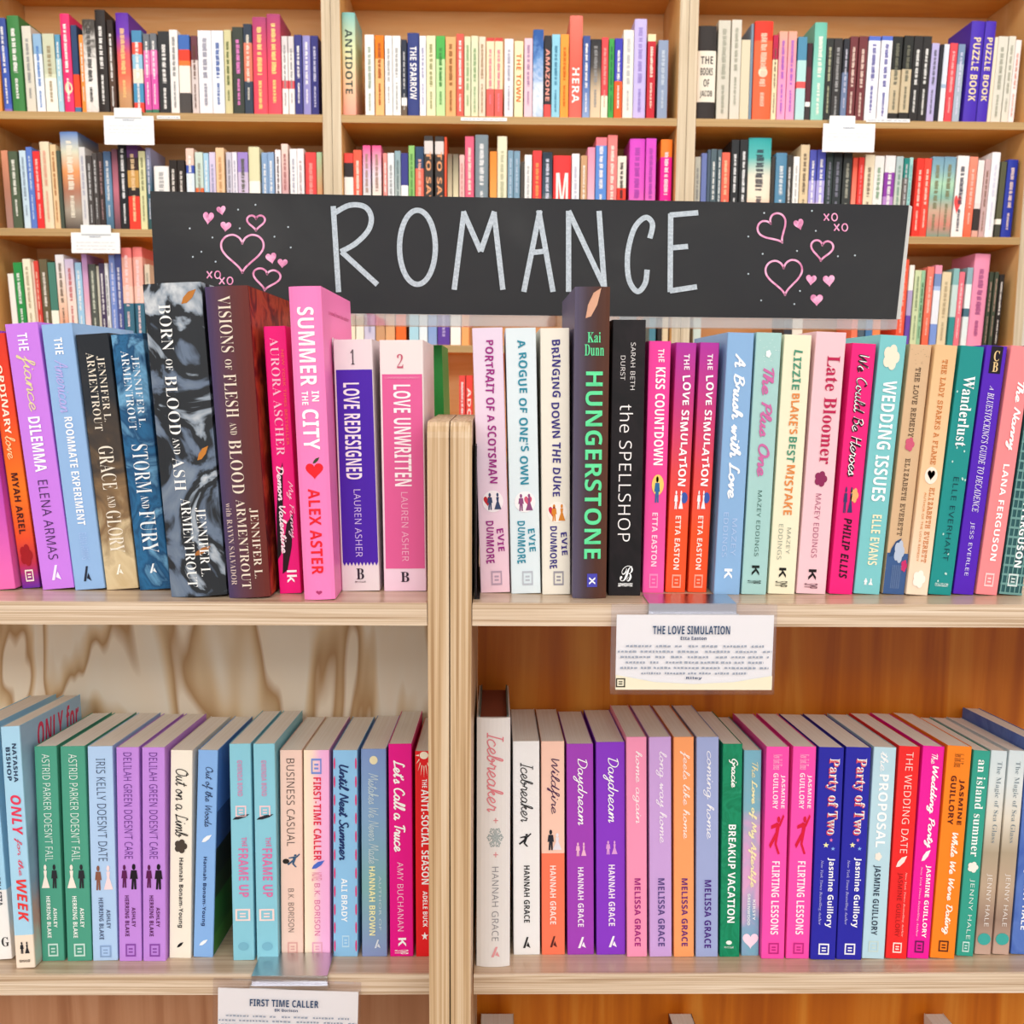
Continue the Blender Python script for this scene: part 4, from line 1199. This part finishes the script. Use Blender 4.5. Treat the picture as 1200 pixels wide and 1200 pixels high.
    ('B', 2, 236): '''
813 819.8 184 B8B8AC 888 ash grey
820.5 826.8 180 6A78B0 - dull blue
827.4 830.9 176 48586A - very slim slate
831.5 838.3 175 52646C f0f0ec slate, white-lettered
839 843.6 176 52646C f0f0ec slate, white-lettered
844.3 853.6 179 F06650 f8c8a0 red-orange
855.3 864 164 26282A f0f0f0 tall black, white-blocked
865 874.2 164 26282A f0f0f0 tall black, white-blocked
H875 901.3 162 z:2AA0A0,58B4B0,E8E0CC,F0E0C8,F08058,F0E8DC 334 very thick teal-to-cream
902 906 184 3A3430 - slim dark brown
H906.8 919.4 180 5688A8 e8eef0 ocean blue
920.2 926.8 182 3A3632 e8e4e0 dark, white-lettered
927.7 934.4 184 F4F2EC bbb clean white
935.7 945.8 170 DCC6A0 765 oatmeal
946.5 954.4 176 Z:5258B4@0,A8A0DC@.35,C8B8DC@.6 w periwinkle
955.2 964.5 176 Z:5258B4@0,A8A0DC@.35,C8B8DC@.6 w periwinkle
965.8 973.3 179 323E3C 889 deep green
974.2 984 179 2E3436 889 gunmetal
986 996 179 363A38 aa9 graphite
996.8 1002.2 185 z:F05038,F8A890 - slim coral
1003 1009.3 185 E63830 f88 red
1010.2 1021.2 182 E8D8BA 876 parchment
1022 1033 183 EAE8E4 8a8 white
1034 1045.6 183 Z:E8E4E4@0,8A38A0@.2,B888C8@.5 w violet and white
1046.3 1054.2 184 z:A8BCC0,C8D0C0,D8D8C8 798 grey-green
1055 1061 186 Z:1E8078@0,6A6460@.25 ccc teal-topped brown
1062 1066 185 A6D8D2 5aa slim mint''',
    ('B', 2, 276): '''
1067 1075.3 186 E6362A fcd8c8 red
1076 1084.3 186 F04838 fcd8c8 scarlet
1085 1098.3 184 z:7098B0,88B0B8,B0D8B8,8AB8A8,C8A890,D08878,6A9888 886 seascape-printed
1099 1112.3 184 z:7098B0,88B0B8,B0D8B8,8AB8A8,C8A890,D08878,6A9888 886 seascape-printed
1114 1127.3 183 F2EEEA 445 white with red heart
1128 1137.2 184 z:F09078,F06848 fcb salmon
1138 1145.2 188 Z:F0E4E0@0,E8D8D4@.55,3A3230@.62,D8A898@.9 - black-labelled white
1146 1152.2 187 C8A8A6 865 dusky mauve
H1153 1162.5 179 F2F2F4 dde tall white
1164 1170 190 Z:585840@0,F0ECE0@.75,45453A@.82 - olive, white-tagged
H1171.3 1183 188 2636A0 e8d0c8 royal blue''',
    ('C', 0, 379): '''
15 21.8 321 F0ECE4 - short white
22.5 32.5 308 2E9048 f0f4ec emerald
34 42.8 304 F0E8CE ba8 ivory
43.3 45.6 308 E8C8B8 - very slim blush
46 51 306 D8463A f0c8b0 brick red
51.8 60.8 304 6A5E44 f4ece0 olive brown
62.5 70.8 308 Z:4A8070@0,F4F0E0@.6 - green-topped white
71.5 81.3 299 z:E8E8EC,F0D0B8,E88050 765 white and orange
82 92 304 z:CDBEDC,F0DCD0,F0E0D0 c66 lilac-topped cream
93 100.2 308 A0CAE6 w baby blue
101 107.3 298 z:B890C8,E0A8C0,F0E0D0 - orchid
109 116.6 310 565A54 d8dcc8 grey-green
117 120 312 D8D4C0 - very slim cream
120.6 126.8 309 4A3C5A f0ecec aubergine
127.4 131 309 E4E4E4 223 very slim monochrome
131.8 138.8 299 7C94D4 dde hyacinth blue
139.4 146.5 298 4A5692 e8e4e8 navy
H147.3 158.6 291 Z:E87C78@0,F0B0A0@.1,F4C8B8@.4,3A6A80@.58 fdd peach-topped teal
H159.6 170.2 290 Z:E87C78@0,F0B0A0@.1,F4C8B8@.4,3A6A80@.58 fdd peach-topped teal
172 178 310 D8C8B0 998 slim tan''',
    ('C', 1, 392): '''
408 416.5 318 F0E8D0 - cream
417.3 426.5 318 EEE8D8 - ivory
427.3 440 316 C8C4DC 99b lilac-grey
441 451.5 318 C89870 - camel
452.3 463 316 DCA878 - tan
464 476 318 F06A28 - orange
480 490.8 318 A8D4E4 - light blue
491.6 501 318 E0ECF2 - ice white
501.8 512 318 88A4D4 - denim blue
513 527 316 5A3C9C c8b8e8 violet
528 540 318 F4F0EA - chalk white
541 549.5 318 F0A868 - apricot
760.5 768 318 4A8090 - teal
769 776.5 318 2C2826 - black
777.3 787 318 EADCB8 - sand''',
    ('C', 2, 392): '''
812 821 318 C8D8D0 - frosted mint
918 927 318 3A3A40 - charcoal
928 940 318 E8E0D0 - ivory
996.5 1003.5 318 F07858 - coral
1004.3 1012.5 318 50606C - slate
1013.3 1021 318 4878A8 - blue
1021.8 1031 318 F08850 - apricot
1049.5 1058.5 304 F05A3E fba vermilion
1059.4 1064.8 311 Z:F2EEE4@0,B0A0C8@.3,6A4AA8@.6 - slim violet and white
1065.8 1073 317 CCD8AA 897 pale green
1073.8 1078.3 317 9AC8A0 353 slim jade
1080 1087.4 313 z:F08070,F06848 fcb orange-pink
1089 1097 311 Z:F098B0@0,7890C0@.1,A8C0E8@.25,E8ECF4@.3,7C98D8@.7 - pink-topped blue
1098 1108.3 319 E4D2AC ba8 wheat
1110 1116.5 315 Z:88B8B8@0,C8DCD8@.2,3A9090@.6 - teal and white
1117.3 1123.6 319 F07484 fdd watermelon
1125.6 1132 314 Z:90B0B8@0,E8F0F0@.2,4A7080@.5,E0ECEC@.6 - white and steel
H1133.5 1151 298 F094B4 a58 tall pink
1152 1156.4 319 3A4232 b98 slim forest green
1158 1162.6 319 424A3A b98 slim forest green
1164 1169.5 322 2A2420 f0e8e0 slim black''',
    ('D', 1, 470): '''
538 545.3 440 E85048 f4f0f0 red and white
546.2 553.5 440 F04840 fce8e0 bright red =ADORA'''}
BAYN = ('first', 'middle', 'third')
ROWN = {'A': 'top', 'B': 'second', 'C': 'third', 'D': 'fourth'}
INK = {'w': 'F8F6F2', '-': None}


def rear_rows():
    rows = {}
    for (row, bay, yrow), txt in REAR.items():
        for ln in txt.strip().split('\n'):
            word = None
            if ' =' in ln:
                ln, word = ln.split(' =')
            p = ln.split(' ', 5)
            hard = p[0][0] == 'H'
            rows.setdefault((row, bay), []).append((float(p[0].lstrip('H')), float(p[1]), float(p[2]), p[3], p[4], p[5], word, hard, yrow))
    return rows


ROWS = rear_rows()
for lst in ROWS.values():
    for b in lst:
        if b[6]:
            for w_ in (b[6].lstrip('^').split('_') if b[6][0] == '^' else [b[6].strip('_').replace('_', ' ')]):
                REQ.add((w_, 'b'))
for t in ('THE LOVE SIMULATION', 'FIRST TIME CALLER', 'Etta Easton', 'BK Borison', 'Riley'):
    REQ.add((t, 'b'))
make_glyphs(REQ)


# ------------------------------------------------------------------ setting the front books on their shelves
def settle(items, least=.0007):
    """items: [x at the bottom, x at the top, width, height]: pares widths until neighbours no longer touch"""
    for _ in range(3):
        for a, b in zip(items, items[1:]):
            h = min(a[3], b[3])
            g = []
            for z in (0, h):
                xa, xb = a[0] + (a[1] - a[0]) * z / a[3], b[0] + (b[1] - b[0]) * z / b[3]
                g.append((xb - b[2] / 2) - (xa + a[2] / 2))
            k = min(g) - least
            if k < 0:
                a[2] += k / 2
                b[2] += k / 2


for lst, P0, tilt, nrm, grp in FRONT:
    M = Vector((0, math.cos(tilt), math.sin(tilt)))
    its = []
    for nums, spec, label, els, hard in lst:
        bl, br, yb, tl, tr, yt = nums
        P = at_plane((bl + br) / 2, yb, P0, nrm)
        T = at_plane((tl + tr) / 2, yt, P, M)
        w = (at_plane(br, yb, P, M).x - at_plane(bl, yb, P, M).x + at_plane(tr, yt, P, M).x - at_plane(tl, yt, P, M).x) / 2
        v = T - P
        its.append([P.x, T.x, w * .99, v.dot(nrm), P])
    settle(its)
    for (nums, spec, label, els, hard), (xb, xt, w, hh, P) in zip(lst, its):
        lean = math.atan2(xt - xb, hh)
        h = math.hypot(xt - xb, hh)
        yb, yt = nums[2], nums[5]
        e2 = [(a, b, c, d, (y0 - yt) / (yb - yt), (y1 - yt) / (yb - yt), v0, v1) for a, b, c, d, y0, y1, v0, v1 in els]
        d = (.152 if hard else .134) if tilt == 0 else (.135 if hard else .128)
        pg = bd = None
        if 'off-white hardcover' in label and hard:
            pg, bd = mat('8E4A34', .8), '5E6E6A'
        book(lean_mat(P, w, lean, tilt), w, h, d, spec, label, grp, hard, None, e2, pg, bd, art=next((v for k, v in ART.items() if label.startswith(k)), None))

# ------------------------------------------------------------------ setting the books of the wall bookcase
seen = {}
for (row, bay), lst in ROWS.items():
    lst.sort()
    y0 = YR + .03
    zs = ROWZ[row]
    its = []
    for x0, x1, yt, spec, ink, desc, word, hard, yrow in lst:
        a, b = at_y(x0, yrow, y0).x, at_y(x1, yrow, y0).x
        top = at_y((x0 + x1) / 2, yt, y0).z
        f = 0.0
        if row in 'ABC':
            xm = (x0 + x1) / 2
            if bay == 0:
                f = -math.radians({'A': 1.6, 'B': 2.0, 'C': 3.0}[row] * max(0, 1 - xm / 190))
            if bay == 2:
                f = math.radians(2.3 * max(0, min(1, (xm - 900) / 240)))
        h = (top - zs) / math.cos(f)
        # the row's x was read near its visible foot; carry the lean down to the plank
        zr = at_y((x0 + x1) / 2, yrow, y0).z - zs
        xc = (a + b) / 2 - math.tan(f) * max(0, zr)
        its.append([xc, xc + math.tan(f) * (top - zs), b - a, top - zs, f, h])
    lo, hi = BAYX[bay] + PT + .003, BAYX[bay + 1] - PT - .003
    for it in its:                              # keep inside the bay
        for k in (0, 1):
            if it[k] - it[2] / 2 < lo and bay == 0 and row == 'A':
                it[k] = lo + it[2] / 2
            if it[k] + it[2] / 2 > hi:
                it[k] = hi - it[2] / 2
            if it[k] - it[2] / 2 < lo:
                it[k] = lo + it[2] / 2
    settle(its, .0006)
    for i, ((x0, x1, yt, spec, ink, desc, word, hard, yrow), (xb, xt, w, hh, f, h)) in enumerate(zip(lst, its)):
        lean = math.atan2(xt - xb, hh)
        rn = random.Random(x0 * 7 + ord(row))
        els = []
        c = INK.get(ink, ink)
        if c and len(full(c)) != 6:
            c = 'F4ECDC'
        if word and word[0] == '^':
            ws = word[1:].split('_')
            for k, q in enumerate(ws):
                if ws == ['M', 'W']:
                    u0, u1 = (.22, .62) if k == 0 else (.64, .88)
                else:
                    u0, u1 = .32 + k * .12, .40 + k * .12
                els.append(('title_lettering', '^b', q, 'F6F0EA' if ws[0] == 'M' else '3A3432', u0, u1, .16 if len(q) > 2 or k == 0 and len(ws) == 2 else .34, .84 if len(q) > 2 or len(ws) == 2 and k == 0 else .66))
        elif word:
            u0, u1 = (.5, .84) if word[0] == '_' else (.16, .78)
            els.append(('title_lettering', 'b', word.strip('_').replace('_', ' '), c, u0, u1, .22, .78))
        elif c:
            u0, u1 = rn.uniform(.08, .16), rn.uniform(.5, .66)
            els.append(('title_lettering', '#', 'bars%d' % rn.randint(0, 40), c, u0, u1, .32, .68))
            els.append(('author_lettering', '#', 'bars%d' % rn.randint(0, 40), c, u1 + .06, rn.uniform(.82, .93), .37, .63))
        if 'red heart' in desc:
            els.append(('emblem', '#', 'heart', 'E85050', .48, .72, .0, .6))
        if spec.startswith('EE3826') or desc == 'thick orange-red':
            els.append(('emblem', '#', 'disc', 'F4E4C8', .46, .56, .25, .75))
        if desc == 'tall hot pink':
            els.append(('emblem', '#', 'disc', 'E8E0B0', .68, .8, .15, .95))
        base = '%s %s' % (desc, 'hardcover' if hard else 'paperback')
        label = '%s, %s along the %s shelf, %s wall bay' % (base, ordinal(i + 1), ROWN[row], BAYN[bay])
        P = Vector((xb, y0 - rn.uniform(0, .008), zs))
        book(lean_mat(P, w, lean), w, h, .15 if hard else rn.uniform(.125, .138), spec, label,
             'books on the %s shelf of the %s wall bay' % (ROWN[row], BAYN[bay]), hard, None, els)

# ------------------------------------------------------------------ books with only their tops in the picture, and the green one behind the post
p = at_y(515, 405, 1.06)
gw = at_y(525, 405, 1.06).x - at_y(505.5, 405, 1.06).x
book(lean_mat(Vector((p.x, 1.06, ZU)), gw, -.03), gw, p.z - ZU, .13, '2A8A3C', 'green paperback standing at the back of the shelf, seen above the post', 'books on the upper front shelf')
for px, w, spec, lab in ((583, .034, 'C9B38A', 'book whose brown page tops just show below the lower shelf, beside the post'),
                         (806, .024, '5A1E16', 'dark red book barely showing below the lower shelf, middle of the stained case'),
                         (1116, .02, 'E8E4E0', 'white-edged book barely showing below the lower shelf, toward the far end')):
    yb_ = FL.y + .03
    zt = at_y(px, 1187, yb_ + .12).z
    P = Vector((at_y(px, 1190, yb_ + .1).x, yb_, Z3 - .03 * math.tan(-TILT)))
    h = (zt - P.z) / math.cos(TILT) + .12 * math.sin(-TILT) - .014
    book(lean_mat(P, w, 0, TILT), w, h, .125, spec, lab, 'books on the lowest front shelf')


# ------------------------------------------------------------------ the bookend beside the post
be = empty('bookend', Matrix.Translation((XR + .0012, YF + .012, ZU)), 'thin black metal bookend between the post and the lilac-pink paperback', 'bookend')
BLK = mat('161616', .5)
v, f = merge([boxv(0, .0012, 0, .13, .0004, .118), boxv(.0012, .004, 0, .13, .0004, .0014)])
mesh('plate', v, f, BLK, be)


# ------------------------------------------------------------------ shelf cards
def local_mesh(name, pts, faces, org, y, m, parent):
    return mesh(name, [(org.x + a, y, org.z + b) for a, b in pts], faces, m, parent)


def glyph_at(name, key, x0, x1, z0, z1, org, y, m, parent, rot=0.0):
    g, f = GLY[key] if key in GLY else shape(key[0])
    out = []
    for a, b in g:
        x, z = x0 + a * (x1 - x0), z0 + b * (z1 - z0)
        out.append((x * math.cos(rot) - z * math.sin(rot), x * math.sin(rot) + z * math.cos(rot)))
    return local_mesh(name, out, f, org, y, m, parent)


INKC, GREYC, BLUEC = mat('2E4A6E', .6), mat('9AA4B4', .6), mat('3A5478', .6)


def talker(px, py, yf, ztop, thick, title, author, label, rot, clip0, clip1):
    """a metal clip on the shelf edge holding a printed card in a clear sleeve"""
    r = empty('shelf_card', Matrix.Translation((0, 0, 0)), label, 'sign', 'shelf cards')
    s = yf / 1200 * 1.03
    y = yf - .009
    org = at_y(px, py, y)
    W2, H = .0592, .0575
    R = Matrix.Translation(org) @ Matrix.Rotation(-rot, 4, 'Y')

    def bx(name, x0, x1, y0, y1, z0, z1, m):
        v, f = boxv(x0, x1, y0, y1, z0, z1)
        return mesh(name, [tuple(R @ Vector(q)) for q in v], f, m, r)
    a, b = at_y(clip0, py, yf).x, at_y(clip1, py, yf).x
    v, f = merge([boxv(a, b, yf - .004, yf + .03, ztop + .0003, ztop + .0012), boxv(a, b, yf - .0052, yf - .004, ztop - .006, ztop + .0012), boxv(a - .001, b + .001, yf - .0085, yf - .004, ztop - .0085, ztop - .006)])
    mesh('metal_clip', v, f, METAL, r)
    bx('clear_sleeve', -W2 - .004, W2 + .002, -.0016, .0016, -H - .004, .008, PLASTIC)
    bx('paper_card', -W2, W2, -.0005, .0005, -H, 0, CARD)
    t = -.0021
    lay = [('title_lettering', (title, 'b'), -.032, .026, -.0145, -.008, INKC), ('author_lettering', (author, 'b'), -.011, .0085, -.0188, -.0162, BLUEC)]
    for i in range(6):
        k = (.052, .058, .056, .052, .056, .04)[i]
        lay.append(('small_lettering', ('bars%d' % (i + 3),), -k, k, -.0245 - i * .0042, -.0228 - i * .0042, GREYC))
    lay.append(('small_lettering', ('Riley', 'b'), -.006, .006, -.0497, -.0472, BLUEC))
    for nm, key, x0, x1, z0, z1, m in lay:
        g, f = GLY[key] if key in GLY else shape(key[0])
        mesh(nm, [tuple(R @ Vector((x0 + q[0] * (x1 - x0), t, z0 + q[1] * (z1 - z0)))) for q in g], f, m, r)
    hill = [(-W2, -H), (W2, -H), (W2, -H + .011), (.03, -H + .006), (0, -H + .0045), (-.03, -H + .006), (-W2, -H + .0115)]
    mesh('card_illustration', [tuple(R @ Vector((q[0], -.0019, q[1]))) for q in hill], [tuple(range(7))], mat('EDE6CC', .6), r)
    g, f = shape('frame')
    mesh('shop_logo', [tuple(R @ Vector((-.059 + q[0] * .007, -.0022, -H + .002 + q[1] * .007))) for q in g], f, mat('3A3428', .6), r)


talker(815, 720.5, YF, ZU, TU, 'THE LOVE SIMULATION', 'Etta Easton', 'white printed card in clear sleeve clipped to the upper shelf edge', 0, 759, 861)
talker(338, 1160, FL.y, FL.z, TL, 'FIRST TIME CALLER', 'BK Borison', 'white printed card in clear sleeve clipped to the lower shelf, cut off below', math.radians(-2.0), 297, 385)


def rear_card(x0, x1, y0, y1, c0, c1, cy, row, label):
    r = empty('shelf_card', Matrix.Translation((0, 0, 0)), label, 'sign', 'shelf cards of the wall bookcase')
    y = YR - .012
    a, b = at_y(x0, y0, y), at_y(x1, y1, y)
    z = ROWZ[row]
    box('paper_card', a.x, b.x, y - .0008, y + .0008, b.z, z - .012, CARD, r)
    c, d = at_y(c0, cy, y).x, at_y(c1, cy, y).x
    v, f = merge([boxv(c, d, y + .002, YR + .026, z + .0003, z + .0012), boxv(c, d, y + .001, y + .002, z - .02, z + .0012), boxv(c, d, y - .001, y + .001, z - .02, z - .011)])
    mesh('metal_clip', v, f, METAL, r)
    mesh('clip_face', *boxv(c, d, y - .002, y - .001, z - .016, z + .008), CARD, r)
    g, f = shape('bars4')
    k = (b.x - a.x)
    mesh('title_lettering', [(a.x + k * (.38 + .24 * q[0]), y - .0012, z - .026 + .005 * q[1]) for q in g], f, GREYC, r)
    for i in range(3):
        g, f = shape('bars%d' % (i + 9))
        mesh('small_lettering', [(a.x + k * (.1 + .8 * q[0]), y - .0012, z - .04 - .009 * i + .003 * q[1]) for q in g], f, mat('C8CCD0', .6), r)


rear_card(121.5, 181, 138, 170, 134, 166, 132, 'A', 'white card hanging from the top wall shelf, under the black and purple hardcovers')
rear_card(83, 141, 270, 297, 95, 130, 268, 'B', 'white card hanging from the second wall shelf, over the third-row books')
rear_card(965, 1024, 144, 178.5, 972, 1002, 140, 'A', 'white card hanging from the top wall shelf, under the maroon paperbacks')


def strip(x0, x1, y0, y1, label):
    y = YR - .0028
    a, b = at_y(x0, y0, y), at_y(x1, y1, y)
    r = empty('label_strip', Matrix.Translation((0, 0, 0)), label, 'label')
    box('paper_strip', a.x, b.x, y - .0006, y + .0012, b.z, a.z, CARD, r)
    g, f = shape('bars5')
    mesh('small_lettering', [(a.x + (b.x - a.x) * (.04 + .92 * q[0]), y - .001, b.z + (a.z - b.z) * (.3 + .4 * q[1])) for q in g], f, GREYC, r)


strip(184, 211, 135.5, 139.5, 'thin white label strip on the top wall shelf edge, under charcoal and off-white books')
strip(540, 594, 137.6, 142, 'thin white label strip on the top wall shelf edge, under sage and red books')
strip(1015, 1066, 139, 143.5, 'thin white label strip on the top wall shelf edge, under blue-bordered books')
